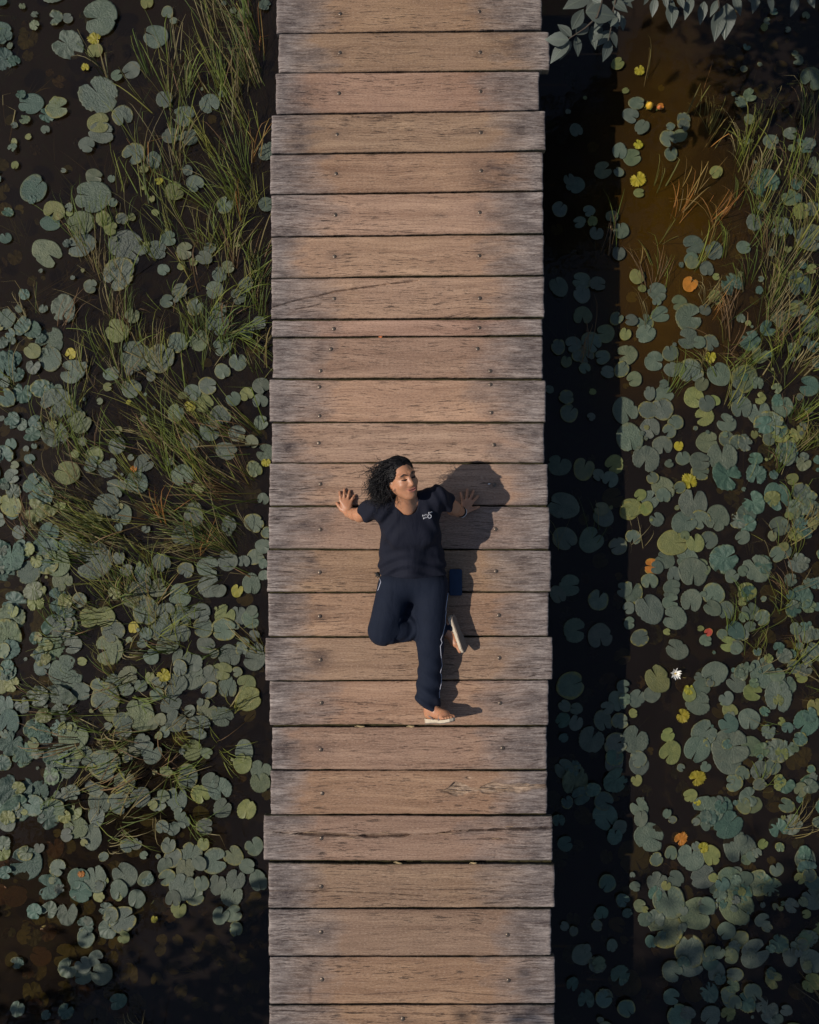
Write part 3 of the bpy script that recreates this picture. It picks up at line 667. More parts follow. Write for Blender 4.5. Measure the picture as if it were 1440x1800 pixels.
def pad_geo(seed, width, scallop, crumple, heart):
    """unit-radius floating leaf, notch towards +x"""
    r = random.Random(seed)
    NR = 44
    rings = (0.0, 0.22, 0.5, 0.76, 0.93, 1.0)
    ph = [r.uniform(0, 6.28) for _ in range(8)]
    v, f = [], []
    tear = r.uniform(.8, 5.4); tear_d = r.choice([0, 0, .12, .22])
    for j, rr in enumerate(rings):
        for k in range(NR + 1):
            a = k / NR
            open_ = width * (1 - .35 * (1 - rr))
            th = open_ + a * (2 * math.pi - 2 * open_)
            rad = 1 + .035 * math.sin(2 * th + ph[0]) + .025 * math.sin(3 * th + ph[1]) + .015 * math.sin(5 * th + ph[2])
            if scallop:
                rad *= 1 - scallop * abs(math.sin(th * 11 + .6 * math.sin(th * 3 + ph[3])))
            rad *= 1 - tear_d * math.exp(-((th - tear) / .10) ** 2)
            edge = min(a, 1 - a)
            rad *= 1 - .16 * math.exp(-(edge / .035) ** 2) - heart * math.exp(-(edge / .1) ** 2)
            q = rr * rad
            x, y = q * math.cos(th), q * math.sin(th)
            x += .05 * (1 - rr)
            z = .018 * rr * rr * math.sin(2 * th + ph[4]) + .012 * rr * math.sin(4 * th + ph[5])
            z += .05 * max(0, rr - .8) * (1 + math.sin(3 * th + ph[6]))
            z += .07 * rr * math.exp(-(edge / .05) ** 2) * (.4 + .6 * math.sin(ph[7]))
            z += crumple * rr * (.5 * math.sin(5 * th + 4 * rr + ph[0]) + .5 * math.sin(9 * th - 6 * rr + ph[3]) + .6 * math.sin(2 * th + ph[1]))
            z += .012 * math.cos(th * 14) * rr * (1 - rr) * 2
            v.append((x, y, z))
    W = NR + 1
    for j in range(len(rings) - 1):
        for k in range(NR):
            a, b = j * W + k, j * W + k + 1
            if j == 0:
                f.append([a, a + W, b + W])
            else:
                f.append([a, a + W, b + W, b])
    # rolled rim gives the leaf its thickness
    n0 = len(v)
    last = (len(rings) - 1) * W
    for k in range(W):
        x, y, z = v[last + k]
        v.append((x * .985, y * .985, z - .018))
    for k in range(NR):
        f.append([last + k, n0 + k, n0 + k + 1, last + k + 1])
    return v, f
VARI = []
for sd in range(16):
    VARI.append(pad_geo(100 + sd, [.05, .10, .16, .30][sd % 4], [0, 0, .03, .06][(sd // 4) % 4], [0, 0.01, 0.0, .015][sd % 4], [0, .1, .2, .05][(sd * 7) % 4]))
CRUM = [pad_geo(200 + sd, [.1, .3, .5][sd % 3], [.05, .09, .03][sd % 3], .085, .1) for sd in range(6)]
FRILL = [pad_geo(300 + sd, .25, .20, .10, .1) for sd in range(3)]

def m_pad(joined):
    m, nt, b, _ = new_mat('lily_leaf_mixed' if joined else 'lily_leaf')
    n = N(nt)
    if joined:
        loc = n.attr('pad_xy', 'Vector'); base = n.attr('pad_col', 'Color'); rnd = n.attr('pad_rnd', 'Fac')
    else:
        loc = n.coord('Object'); base = n.objinfo('Color'); rnd = n.objinfo('Random')
    sep = n.node('ShaderNodeSeparateXYZ'); n.put(sep.inputs[0], loc)
    ang = n.math('ARCTAN2', sep.outputs[1], sep.outputs[0])
    rad = n.math('SQRT', n.math('ADD', n.math('MULTIPLY', sep.outputs[0], sep.outputs[0]), n.math('MULTIPLY', sep.outputs[1], sep.outputs[1])))
    off = n.node('ShaderNodeCombineXYZ'); n.put(off.inputs[0], n.math('MULTIPLY', rnd, 40.0)); n.put(off.inputs[1], n.math('MULTIPLY', rnd, 17.0))
    add = n.node('ShaderNodeVectorMath', operation='ADD'); n.put(add.inputs[0], loc); n.put(add.inputs[1], off.outputs[0])
    v = add.outputs[0]
    f1 = n.noise(v, 1.6, 2, 0.6)
    f2 = n.noise(v, 9, 3, 0.65)
    f3 = n.noise(v, 3.0, 3, 0.6, 0.5)
    a2 = n.math('ADD', n.math('MULTIPLY', ang, 7.0), n.math('MULTIPLY', f1, 2.0))
    vein = n.math('POWER', n.math('ABSOLUTE', n.math('SINE', a2)), 22.0)
    vein = n.math('MULTIPLY', vein, n.ramp(rad, [(0.1, 1.0), (0.95, 0.25)]))
    col = n.mix(n.ramp(f1, [(0.3, 0.0), (0.7, 1.0)]), n.mix(1.0, base, (0.74, 0.78, 0.76), 'MULTIPLY'), n.mix(1.0, base, (1.18, 1.12, 1.06), 'MULTIPLY'))
    col = n.mix(n.ramp(f2, [(0.5, 0.0), (0.75, 0.45)]), col, n.mix(1.0, base, (0.55, 0.55, 0.5), 'MULTIPLY'))
    # yellowing margin and brown specks, more on some leaves than on others
    yl = n.math('MULTIPLY', n.ramp(n.math('ADD', rad, n.math('MULTIPLY', n.math('SUBTRACT', f3, 0.5), 0.9)), [(0.80, 0.0), (1.05, 0.8)]), n.ramp(rnd, [(0.55, 0.05), (0.95, 0.9)]))
    col = n.mix(yl, col, (0.20, 0.165, 0.025))
    sp = n.math('MULTIPLY', n.ramp(n.noise(v, 6, 2, 0.7), [(0.66, 0.0), (0.72, 0.8)]), n.ramp(rnd, [(0.3, 0.0), (0.5, 1.0)]))
    col = n.mix(sp, col, (0.055, 0.035, 0.015))
    col = n.mix(n.math('MULTIPLY', vein, 0.42), col, n.mix(1.0, base, (1.5, 1.5, 1.25), 'MULTIPLY'))
    n.put(b.inputs['Base Color'], col)
    n.put(b.inputs['Roughness'], n.ramp(f2, [(0.3, 0.42), (0.7, 0.62)]))
    b.inputs['Specular IOR Level'].default_value = 0.35
    n.put(b.inputs['Normal'], n.bump(f2, 0.35, 0.03 if not joined else 0.006))
    return m
M_PAD, M_PADJ = m_pad(False), m_pad(True)
def to_np(g): return np.array(g[0], np.float32), g[1]
PAD_ME = {}
def pad_mesh(kind, idx):
    key = (kind, idx)
    if key not in PAD_ME:
        g_ = {'v': VARI, 'c': CRUM, 'f': FRILL}[kind][idx]
        PAD_ME[key] = mesh_np('lily_pad', g_[0], g_[1], M_PAD)
    return PAD_ME[key]

def in_frame(p, m=6):
    return -m < p[0] < 1440 + m and -m < p[1] < 1800 + m
def deck_hides(p):
    return 474 < p[0] < 962
ORD = ['zeroth', 'first', 'second', 'third', 'fourth', 'fifth', 'sixth', 'seventh', 'eighth', 'ninth', 'tenth', 'eleventh', 'twelfth', 'thirteenth', 'fourteenth', 'fifteenth', 'sixteenth', 'seventeenth', 'eighteenth', 'nineteenth', 'twentieth',
       'twenty-first', 'twenty-second', 'twenty-third', 'twenty-fourth', 'twenty-fifth', 'twenty-sixth', 'twenty-seventh', 'twenty-eighth', 'twenty-ninth', 'thirtieth']
def row_of(py):
    for i in range(25):
        if py < plank_y[i][1] + 2: return i
    return 24
# rank along each plank's row, counted outwards from the boardwalk
rows = {}
for p in pads:
    side = 'left' if p[0] < 720 else 'right'
    rows.setdefault((side, row_of(p[1])), []).append(p)
rank = {}
for key, lst in rows.items():
    lst.sort(key=lambda p: abs(p[0] - 720))
    for i, p in enumerate(lst): rank[id(p)] = (key[0], key[1], i + 1, len(lst) - i)
by_size = sorted(pads, key=lambda p: -(p[2] if p[4] != 'd' else p[2] * .5) if in_frame(p) else 0)
single = set(id(p) for p in by_size[:300])
COLW = {'g': 'grey-green', 't': 'teal-green', 'y': 'yellowing', 'Y': 'bright yellow', 'o': 'orange', 'r': 'red', 'd': 'sunken olive', 'b': 'brown'}
JV, JF, JC, JL, JR = [], [], [], [], []
jn = 0
def join_pad(geo, mat4, col, rnd):
    global jn
    v = np.array(geo[0], np.float32)
    w = v @ np.array(mat4.to_3x3()).T.astype(np.float32) + np.array(mat4.translation, np.float32)
    JV.append(w); JL.append(v); JC.append(np.tile(np.array(col, np.float32), (len(v), 1))); JR.append(np.full(len(v), rnd, np.float32))
    JF.extend([[i + jn for i in q] for q in geo[1]])
    jn += len(v)

def pad_setup(p, big):
    px, py, r, notch, kind = p
    z = WATER_Z + (.004 + prng.uniform(0, .012) + (.007 if r < 14 else 0))
    if kind == 'd': z = WATER_Z - prng.uniform(.012, .035)
    if kind in 'b': z = WATER_Z - .01
    c = P(px, py, z)
    rw = r * (CAM_H - z) / FPX * 1.10
    edge_zone = px < 130 or px > 1330 or (px > 1270 and py < 1150)
    if kind in ('Y', 'o') and prng.random() < .55: var = ('f', prng.randrange(3))
    elif kind == 't' and prng.random() < .5 or (edge_zone and prng.random() < .38): var = ('c', prng.randrange(6))
    else: var = ('v', prng.randrange(16))
    ang = R(notch) if notch is not None else prng.uniform(0, 6.28)
    tilt = R(3.0) if var[0] != 'c' else R(9)
    rot = Matrix.Rotation(prng.uniform(-tilt, tilt), 4, 'X') @ Matrix.Rotation(prng.uniform(-tilt, tilt), 4, 'Y') @ Matrix.Rotation(ang, 4, 'Z')
    sx, sy = rw * prng.uniform(.97, 1.10), rw * prng.uniform(.86, 1.0)
    base = PAD_COL[kind]
    k = prng.uniform(.80, 1.22)
    if kind in 'gt' and prng.random() < .12: base = tuple(a * .6 + b * .4 for a, b in zip(base, PAD_COL['y']))
    col = tuple(c_ * k * prng.uniform(.94, 1.06) for c_ in base)
    m4 = Matrix.Translation(c + V(0, 0, .0)) @ rot @ Matrix.Diagonal((sx, sy, rw, 1))
    return var, m4, col
ONE_OF = {}
for p in pads:
    var, m4, col = pad_setup(p, True)
    if id(p) in single:
        o = link('lily_pad', pad_mesh(*var))
        o.matrix_world = m4
        o.color = (*col, 1)
        side, row, rk, re_ = rank[id(p)]
        place = f'{ORD[rk]} {side} from boardwalk' if rk <= re_ else f'{ORD[re_]} from {side} photo edge'
        r = p[2]
        size = 'very large' if r > 25 else 'large' if r > 20 else 'mid-sized' if r > 15 else 'small'
        look = {'v': 'lily pad', 'c': 'crumpled lily pad', 'f': 'frilled lily leaf'}[var[0]]
        tag(o, f'{size} {COLW[p[4]]} {look}, {place}, at {ORD[row + 1]} plank from top', 'lily pad', 'lily pads floating on the pond')
    else:
        join_pad({'v': VARI, 'c': CRUM, 'f': FRILL}[var[0]][var[1]], m4, col, prng.random())
# the pond goes on beyond the frame
for _ in range(520):
    side = prng.choice((-1, 1))
    px, py = 720 + side * prng.uniform(260, 1350), prng.uniform(-700, 2500)
    if in_frame((px, py), 12): continue
    kind = prng.choice('gggggttyyd')
    var, m4, col = pad_setup([px, py, prng.uniform(10, 26), None, kind], False)
    join_pad({'v': VARI, 'c': CRUM, 'f': FRILL}[var[0]][var[1]], m4, col, prng.random())
# crowded crumpled leaves along both outer edges of the pond, half of them sunken
for (x0, x1, y0, y1, cnt, r0, r1, kinds) in ((-10, 120, 870, 1500, 95, 8, 21, 'tttggddy'), (0, 260, 1480, 1790, 60, 8, 18, 'tgddddb'), (-10, 90, 560, 880, 34, 8, 18, 'ttgdd'), (-10, 60, 0, 520, 18, 8, 16, 'ttdd'),
                                            (1290, 1450, 640, 1240, 95, 7, 18, 'gttggyddd'), (1240, 1450, 1240, 1790, 95, 7, 18, 'gggtttddy'), (1300, 1450, 150, 640, 36, 7, 16, 'tgydd'), (970, 1120, 1330, 1790, 34, 6, 17, 'ttdddg'), (1130, 1300, 1560, 1790, 22, 7, 16, 'ggtd'), (270, 460, 1640, 1790, 14, 6, 14, 'ddd')):
    for _ in range(cnt):
        var, m4, col = pad_setup([prng.uniform(x0, x1), prng.uniform(y0, y1), prng.uniform(r0, r1), None, prng.choice(kinds)], False)
        if prng.random() < .5: var = ('c', prng.randrange(6))
        join_pad({'v': VARI, 'c': CRUM, 'f': FRILL}[var[0]][var[1]], m4, col, prng.random())
# sunken olive leaves under the open water
for _ in range(420):
    side = prng.choice((-1, 1))
    px = 720 + side * (255 + prng.random() * 470); py = prng.uniform(0, 1800)
    if 1090 < px < 1260 and py < 520: continue
    z = WATER_Z - prng.uniform(.02, .12)
    c = P(px, py, z); rw = prng.uniform(.03, .085)
    m4 = Matrix.Translation(c) @ Matrix.Rotation(prng.uniform(-.5, .5), 4, 'X') @ Matrix.Rotation(prng.uniform(-.5, .5), 4, 'Y') @ Matrix.Rotation(prng.uniform(0, 6.28), 4, 'Z') @ Matrix.Diagonal((rw, rw * prng.uniform(.6, 1), rw, 1))
    k = prng.uniform(.5, 1.3)
    join_pad(prng.choice(CRUM), m4, tuple(k * q for q in prng.choice(((.075, .085, .022), (.10, .075, .025), (.06, .08, .03)))), prng.random())
# tiny leaves and scraps between the pads
for _ in range(480):
    side = prng.choice((-1, 1))
    px = 720 + side * (252 + prng.random() ** .6 * 480); py = prng.uniform(0, 1800)
    if px > 960 and px < 1110 and prng.random() < .85: continue
    if py > 1620 and prng.random() < .75: continue
    if 1080 < px < 1260 and py < 460 and prng.random() < .85: continue
    if px < 240 and py < 600 and prng.random() < .5: continue
    kind = prng.choice('gggggggyydddddgy' if px < 1250 else 'gggttyddd')
    var, m4, col = pad_setup([px, py, prng.uniform(2.5, 8.5), None, kind], False)
    join_pad({'v': VARI, 'c': CRUM, 'f': FRILL}[var[0]][var[1]], m4, col, prng.random())
me = mesh_np('small_lily_pads', np.vstack(JV), JF, M_PADJ)
vattr(me, 'pad_xy', np.vstack(JL), 'FLOAT_VECTOR'); vattr(me, 'pad_col', np.vstack(JC), 'FLOAT_COLOR'); vattr(me, 'pad_rnd', np.concatenate(JR))
o = link('small_lily_pads', me)
tag(o, 'scattered small lily pads and floating leaf scraps between the larger pads', 'lily pads', None, 'stuff')

# ------------------------------------------------------------------ water flowers
M_PETAL = plain('white_petal', (0.80, 0.78, 0.72), .45, .06, 30)
M_STAMEN = plain('yellow_stamen', (0.75, 0.50, 0.05), .6, .2, 80)
M_BUD = plain('yellow_bud', (0.62, 0.36, 0.03), .5, .2, 30)
M_SEPAL = plain('green_sepal', (0.14, 0.15, 0.03), .6, .3, 30)
fl = empty('water_lily_flower', P(1187, 1184, WATER_Z + .035))
tag(fl, 'white star-shaped water lily flower with yellow centre right of the boardwalk', 'flower')
pm = MB()
ts = [0, .25, .55, .8, 1.0]; ws = [.30, .75, 1.0, .62, .05]
v, f = [], []
for i, t in enumerate(ts):
    for s_ in (-1, 0, 1):
        v.append((t, s_ * ws[i] * .13, .22 * t * t + .10 * t - .05 * (s_ == 0)))
for i in range(4):
    for k in range(2):
        a = i * 3 + k
        f.append([a, a + 3, a + 4, a + 1])
n0 = len(v)
v += [(x, y, z - .03) for x, y, z in v]
f += [[i + n0 for i in q[::-1]] for q in f]
pet = mesh_np('petal', v, f, M_PETAL)
for k in range(15):
    o = link('petal', pet, fl)
    a = k * 2 * math.pi / 15 + prng.uniform(-.12, .12)
    L = prng.uniform(.040, .052) if k % 3 else .047
    o.scale = (L, L * 1.05, L * 1.1)
    o.rotation_euler = (0, R(-8 if k % 2 else -24), a)
mb = MB()
for k in range(16):
    a = prng.uniform(0, 6.28); q = prng.uniform(0, .008)
    mb.tube([(q * .5 * math.cos(a), q * .5 * math.sin(a), .002), (q * math.cos(a), q * math.sin(a), .018)], [.0022, .0014], 5)
mb.build('stamen_cluster', M_STAMEN, fl)
mb = MB(); mb.tube([(0, 0, -.002), (.01, .01, -.2), (.02, .03, BED_Z - WATER_Z - .1)], [.004, .004, .005], 6)
mb.build('stem', M_SEPAL, fl)
def bud(px, py, r, mat, label):
    b = empty('flower_bud', P(px, py, WATER_Z + .05)); tag(b, label, 'flower bud')
    mb = MB()
    mb.tube([(0, 0, -.9 * r), (0, .002, -.5 * r), (.003, 0, 0), (.004, 0, .6 * r), (.005, .002, 1.1 * r), (.005, .003, 1.3 * r)], [.35 * r, .85 * r, r, .85 * r, .4 * r, .05 * r], 10)
    mb.build('petals', mat, b)
    for k in range(4):
        a = k * 1.57 + .4
        mb = MB(); mb.tube([(math.cos(a) * .4 * r, math.sin(a) * .4 * r, -.9 * r), (math.cos(a) * 1.02 * r, math.sin(a) * 1.02 * r, -.2 * r), (math.cos(a) * 1.15 * r, math.sin(a) * 1.15 * r, .5 * r)], [.22 * r, .3 * r, .05 * r], 5, .4)
        mb.build('sepal', M_SEPAL, b)
    mb = MB(); mb.tube([(0, 0, -.8 * r), (-.01, .02, -.15), (-.03, .05, BED_Z - WATER_Z - .1)], [.005, .004, .004], 6)
    mb.build('stem', M_SEPAL, b)
bud(1141, 186, .028, M_BUD, 'plump yellow water lily bud in the ochre water at upper right')
bud(1158, 189, .016, M_ORANGE, 'small orange bud beside the plump yellow bud at upper right')

# ------------------------------------------------------------------ sedge and reeds
def m_blade():
    m, nt, b, _ = new_mat('sedge_blade')
    n = N(nt)
    n.put(b.inputs['Base Color'], n.attr('blade_col', 'Color'))
    b.inputs['Roughness'].default_value = .55
    b.inputs['Specular IOR Level'].default_value = .3
    return m
M_BLADE = m_blade()
DENS = .66
def sedge(zones, name, label, seed, palette, depth=0.0):
    r = random.Random(seed)
    VV, FF, CC = [], [], []
    n0 = 0
    for (cx, cy, sx, sy, cnt, ang, aspread, length) in zones:
        bx = by = ba = 0.0; left = 0
        for _ in range(int(cnt * DENS)):
            if left <= 0:                       # a new tuft
                bx, by, ba = r.gauss(cx, sx), r.gauss(cy, sy), ang + r.gauss(0, aspread * .7)
                left = r.randint(2, 15); base = r.choice(palette); tl = r.uniform(.6, 1.25)
            left -= 1
            px, py = bx + r.gauss(0, 7), by + r.gauss(0, 7)
            if 470 < px < 966: continue
            zb = WATER_Z - r.uniform(.0, .06) - depth
            c = P(px, py, zb)
            a = R(ba + r.gauss(0, aspread * .45 + 5))
            L = length * tl * r.uniform(.5, 1.25)
            d = V(math.cos(a), math.sin(a), 0)
            lat = V(-d.y, d.x, 0)
            up = r.uniform(.02, .20) if r.random() < .7 else r.uniform(.2, .38)
            if depth: up *= .12
            bend = r.gauss(0, .10) * L
            kink = r.random() < .16
            wid = r.uniform(.0013, .0030) if r.random() < .75 else r.uniform(.003, .0052)
            col = base if r.random() < .7 else r.choice(palette)
            k = r.uniform(.55, 1.45)
            pts = []
            ns = 6
            for i in range(ns):
                t = i / (ns - 1)
                q = c + d * (L * t) + lat * (bend * t * t) + V(0, 0, up * (1 - (1 - t) ** 1.6) - (up * .6 * t ** 4) + .03 * t)
                if kink and t > .6:
                    q = c + d * (L * .6) + lat * (bend * .36) + V(0, 0, up * .75) + (d * .3 + lat * (1 if bend > 0 else -1)) * (L * (t - .6))
                pts.append(q)
            for i, q in enumerate(pts):
                t = i / (ns - 1)
                w = wid * (1 - .85 * t ** 2)
                VV += [tuple(q + lat * w), tuple(q + V(0, 0, w * .7)), tuple(q - lat * w)]
                kk = k * (.7 + .5 * t)
                CC += [[col[0] * kk, col[1] * kk, col[2] * kk]] * 3
            for i in range(ns - 1):
                for s_ in range(2):
                    b_ = n0 + i * 3 + s_
                    FF.append([b_, b_ + 3, b_ + 4, b_ + 1])
            n0 += ns * 3
    me = mesh_np(name, VV, np.array(FF, np.int32), M_BLADE)
    vattr(me, 'blade_col', np.array(CC, np.float32), 'FLOAT_COLOR')
    o = link(name, me)
    tag(o, label, 'sedge', None, 'stuff')
PAL_G = [(.085, .110, .012), (.120, .135, .016), (.060, .090, .014), (.078, .105, .014), (.150, .145, .024), (.150, .115, .038), (.18, .145, .060), (.13, .075, .030)]
PAL_O = [(.20, .13, .035), (.24, .10, .02), (.12, .10, .02), (.10, .10, .02), (.30, .14, .03)]
ZL = [ # px, py, spread x, spread y, count, direction (deg, image up = 90), spread, length m
 (400, 60, 50, 60, 170, 108, 16, .42), (330, 150, 60, 60, 80, 95, 26, .40), (430, 200, 35, 80, 170, 112, 14, .45), (440, 330, 30, 60, 130, 120, 22, .40),
 (300, 260, 70, 60, 60, 100, 35, .36), (250, 430, 60, 50, 120, 95, 22, .36), (190, 380, 50, 60, 60, 88, 14, .36), (380, 420, 60, 60, 170, 110, 30, .40), (430, 500, 40, 50, 130, 60, 45, .34),
 (330, 540, 70, 50, 170, 85, 40, .34), (420, 620, 45, 50, 120, 70, 50, .32), (190, 640, 30, 60, 110, 95, 25, .34), (160, 720, 30, 50, 70, 100, 30, .34), (300, 660, 60, 50, 70, 110, 40, .32),
 (340, 790, 55, 45, 240, 138, 16, .42), (420, 860, 50, 50, 200, 145, 25, .40), (280, 830, 60, 45, 130, 130, 26, .38), (160, 850, 40, 60, 90, 105, 25, .36), (220, 930, 60, 28, 260, 155, 16, .36), (330, 950, 60, 30, 170, 160, 20, .36),
 (400, 930, 50, 40, 110, 170, 30, .34), (190, 1030, 45, 40, 180, 120, 30, .30), (270, 1030, 50, 30, 100, 140, 40, .28), (400, 1020, 60, 40, 90, 150, 40, .30), (300, 1120, 90, 70, 150, 120, 60, .28),
 (160, 1200, 70, 50, 110, 150, 40, .30), (330, 1220, 90, 60, 110, 110, 60, .26), (240, 1320, 80, 50, 170, 20, 40, .30), (180, 1400, 60, 40, 150, 25, 40, .30), (420, 1260, 40, 40, 60, 160, 50, .26), (160, 1280, 60, 40, 60, 150, 30, .3),
 (300, 1430, 80, 40, 50, 30, 60, .26), (110, 600, 60, 100, 40, 90, 40, .3), (40, 800, 40, 200, 70, 120, 40, .35), (20, 300, 40, 150, 25, 95, 30, .3), (220, 160, 60, 80, 30, 100, 30, .36),
 (200, -200, 250, 120, 300, 105, 30, .4), (-150, 600, 100, 500, 500, 110, 40, .38), (200, 2000, 200, 120, 120, 110, 50, .3)]
ZR = [(1350, 420, 50, 60, 260, 95, 22, .34), (1310, 330, 30, 50, 120, 105, 22, .32), (1400, 560, 40, 80, 260, 88, 22, .34), (1320, 560, 40, 70, 170, 80, 26, .32), (1380, 660, 50, 50, 150, 70, 30, .30), (1350, 200, 50, 60, 70, 95, 24, .3),
 (1290, 640, 30, 60, 80, 120, 24, .3), (1400, 780, 40, 60, 140, 92, 26, .30), (1350, 1080, 60, 90, 130, 90, 26, .28), (1400, 1000, 40, 80, 90, 95, 26, .28), (1400, 1350, 50, 120, 70, 100, 40, .28), (1020, 560, 40, 90, 16, 95, 30, .34), (1060, 470, 14, 60, 12, 93, 10, .36),
 (1060, 930, 50, 60, 22, 110, 40, .30), (1150, 560, 50, 50, 22, 95, 26, .28), (1180, 660, 60, 60, 30, 100, 40, .28), (1230, 520, 40, 50, 24, 120, 25, .28), (1600, 600, 110, 500, 600, 92, 28, .34), (1350, -200, 150, 100, 120, 95, 30, .34)]
ZO = [(1170, 300, 35, 60, 34, 85, 26, .26), (1230, 360, 35, 60, 40, 70, 22, .28), (1200, 430, 40, 40, 26, 80, 40, .24), (1140, 130, 8, 20, 5, 92, 4, .34), (1210, 190, 18, 30, 8, 68, 10, .34), (1190, 520, 60, 40, 18, 100, 40, .22), (300, 700, 120, 250, 60, 100, 50, .3), (400, 300, 50, 150, 50, 110, 30, .36)]
sedge(ZL, 'sedge_bed', 'tangled olive sedge growing through the lily pads left of the boardwalk', 21, PAL_G)
sedge(ZR, 'waterweed_bed', 'dense olive waterweed and reeds along the right side of the pond', 22, PAL_G)
def sunken(zones): return [(cx, cy, sx * 1.3, sy * 1.3, int(c * .45), a, s_ + 12, L) for (cx, cy, sx, sy, c, a, s_, L) in zones]
sedge(sunken(ZL + ZR), 'sunken_weed', 'blurred olive weed just under the pond surface on both sides', 25, [(.10, .12, .03), (.13, .11, .03), (.08, .10, .03)], .09)
sedge(ZO, 'dry_reed_stems', 'thin dry orange-brown reed stems standing in the murky water', 23, PAL_O)

# ------------------------------------------------------------------ tree overhanging the top right corner
def m_leaf():
    m, nt, b, _ = new_mat('tree_leaf')
    n = N(nt)
    c = n.coord('Object')
    sep = n.node('ShaderNodeSeparateXYZ'); n.put(sep.inputs[0], c)
    rib = n.ramp(n.math('ABSOLUTE', sep.outputs[1]), [(0.008, 1.0), (0.03, 0.0)])
    lat = n.math('SINE', n.math('ADD', n.math('MULTIPLY', sep.outputs[0], 55.0), n.math('MULTIPLY', n.math('ABSOLUTE', sep.outputs[1]), -60.0)))
    vein = n.math('MAXIMUM', rib, n.math('MULTIPLY', n.ramp(lat, [(0.86, 0.0), (1.0, 1.0)]), 0.4))
    base = n.objinfo('Color')
    col = n.mix(n.noise(c, 5, 4), n.mix(1.0, base, (.75, .75, .75), 'MULTIPLY'), n.mix(1.0, base, (1.2, 1.2, 1.2), 'MULTIPLY'))
    col = n.mix(n.math('MULTIPLY', vein, .45), col, n.mix(1.0, base, (1.8, 1.8, 1.6), 'MULTIPLY'))
    n.put(b.inputs['Base Color'], col)
    b.inputs['Roughness'].default_value = .5
    n.put(b.inputs['Normal'], n.bump(vein, .3, .02))
    return m
M_LEAF = m_leaf()
M_BARK = plain('bark', (0.07, 0.055, 0.042), .9, .4, 18, .6, .2)
def leaf_geo():
    ts = [0, .08, .22, .42, .62, .80, .92, 1.0]
    ws = [.01, .09, .20, .25, .21, .12, .05, .004]
    v, f = [], []
    for t, w in zip(ts, ws):
        for s_ in (-1, -.5, 0, .5, 1):
            v.append((t, s_ * w, .10 * abs(s_) * w * 2 - .16 * t * t + .05 * t))
    for i in range(len(ts) - 1):
        for k in range(4):
            a = i * 5 + k
            f.append([a, a + 5, a + 6, a + 1])
    n0 = len(v)
    v += [(x, y, z - .006) for x, y, z in v]
    f += [[i + n0 for i in q[::-1]] for q in f]
    return v, f
LG = leaf_geo()
leaf_me = mesh_np('leaf', LG[0], LG[1], M_LEAF)
def grow_tree(at, label, trunk, limbs, clumps, seed, leaf_n):
    at = Vector(at)
    root = empty('overhanging_or_added_tree', at)
    tag(root, label, 'tree')
    mb = MB(); mb.tube([Vector(q) - at for q in trunk], [.17 - .13 * i / (len(trunk) - 1) for i in range(len(trunk))], 12)
    mb.build('trunk', M_BARK, root)
    for l_ in limbs:
        mb = MB(); mb.tube([Vector(q) - at for q in l_], [.05, .035, .014], 8)
        mb.build('limb', M_BARK, root)
    cr = random.Random(seed)
    CV, CF, cn = [], [], 0
    lv = np.array(LG[0][:40], np.float32); lf = LG[1][:28]
    for q, rr in clumps:
        q = Vector(q)
        for _ in range(leaf_n):
            p_ = q + V(cr.gauss(0, rr), cr.gauss(0, rr), cr.gauss(0, rr * .7))
            # stay clear of the drone's view
            if abs(p_.y) < .76 * (5 - p_.z) + .12 and abs(p_.x) < .54 * (5 - p_.z) + .12: continue
            L = cr.uniform(.09, .16)
            m3 = Matrix.Rotation(cr.uniform(0, 6.28), 3, 'Z') @ Matrix.Rotation(cr.uniform(-.2, 1.0), 3, 'Y') @ Matrix.Rotation(cr.uniform(-.7, .7), 3, 'X')
            CV.append((lv * L) @ np.array(m3, np.float32).T + np.array(p_ - at, np.float32))
            CF.extend([[i + cn for i in g_] for g_ in lf]); cn += 40
    o = link('crown', mesh_np('crown', np.vstack(CV), CF, M_CROWN), root)
    o['kind'] = 'stuff'
    return root
M_CROWN = plain('crown_leaf', (0.075, 0.10, 0.06), .55, .35, 6)
cr = random.Random(77)
tree_at = V(2.5, 5.3, BED_Z - .1)
limbs = [((2.35, 5.1, .9), (1.9, 4.4, .9), (1.35, 3.75, .62)), ((2.3, 5.1, 1.2), (2.1, 4.3, 1.0), (1.85, 3.8, .6)), ((2.3, 5.1, 1.3), (1.2, 4.4, 1.9), (.3, 3.7, 1.7)), ((2.2, 5.0, 1.6), (1.9, 4.2, 1.8), (1.5, 3.5, 1.7)), ((2.3, 5.1, 1.4), (3.0, 4.6, 1.6), (3.3, 4.0, 1.6)), ((2.1, 4.9, 2.2), (1.4, 4.7, 2.7), (.5, 4.5, 2.7)), ((2.0, 4.9, 2.5), (2.4, 5.5, 3.0), (3.1, 5.8, 3.0))]
clumps = []
for l_ in limbs[2:]:
    a, b_, c = map(Vector, l_)
    for _ in range(15):
        t = cr.uniform(.35, 1.1)
        clumps.append((a * (1 - t) ** 2 + b_ * (2 * t * (1 - t)) + c * (t * t) + V(cr.gauss(0, .28), cr.gauss(0, .24), cr.gauss(.05, .16)), cr.uniform(.14, .28)))
tree = grow_tree(tree_at, 'grey-green leafy tree branch overhanging the water at the top right', [(2.5, 5.3, BED_Z - .1), (2.45, 5.2, .2), (2.3, 5.1, 1.3), (2.05, 4.9, 2.3), (1.8, 4.7, 3.0)], limbs, clumps, 78, 60)
def rel(p): return tuple(Vector(p) - tree_at)
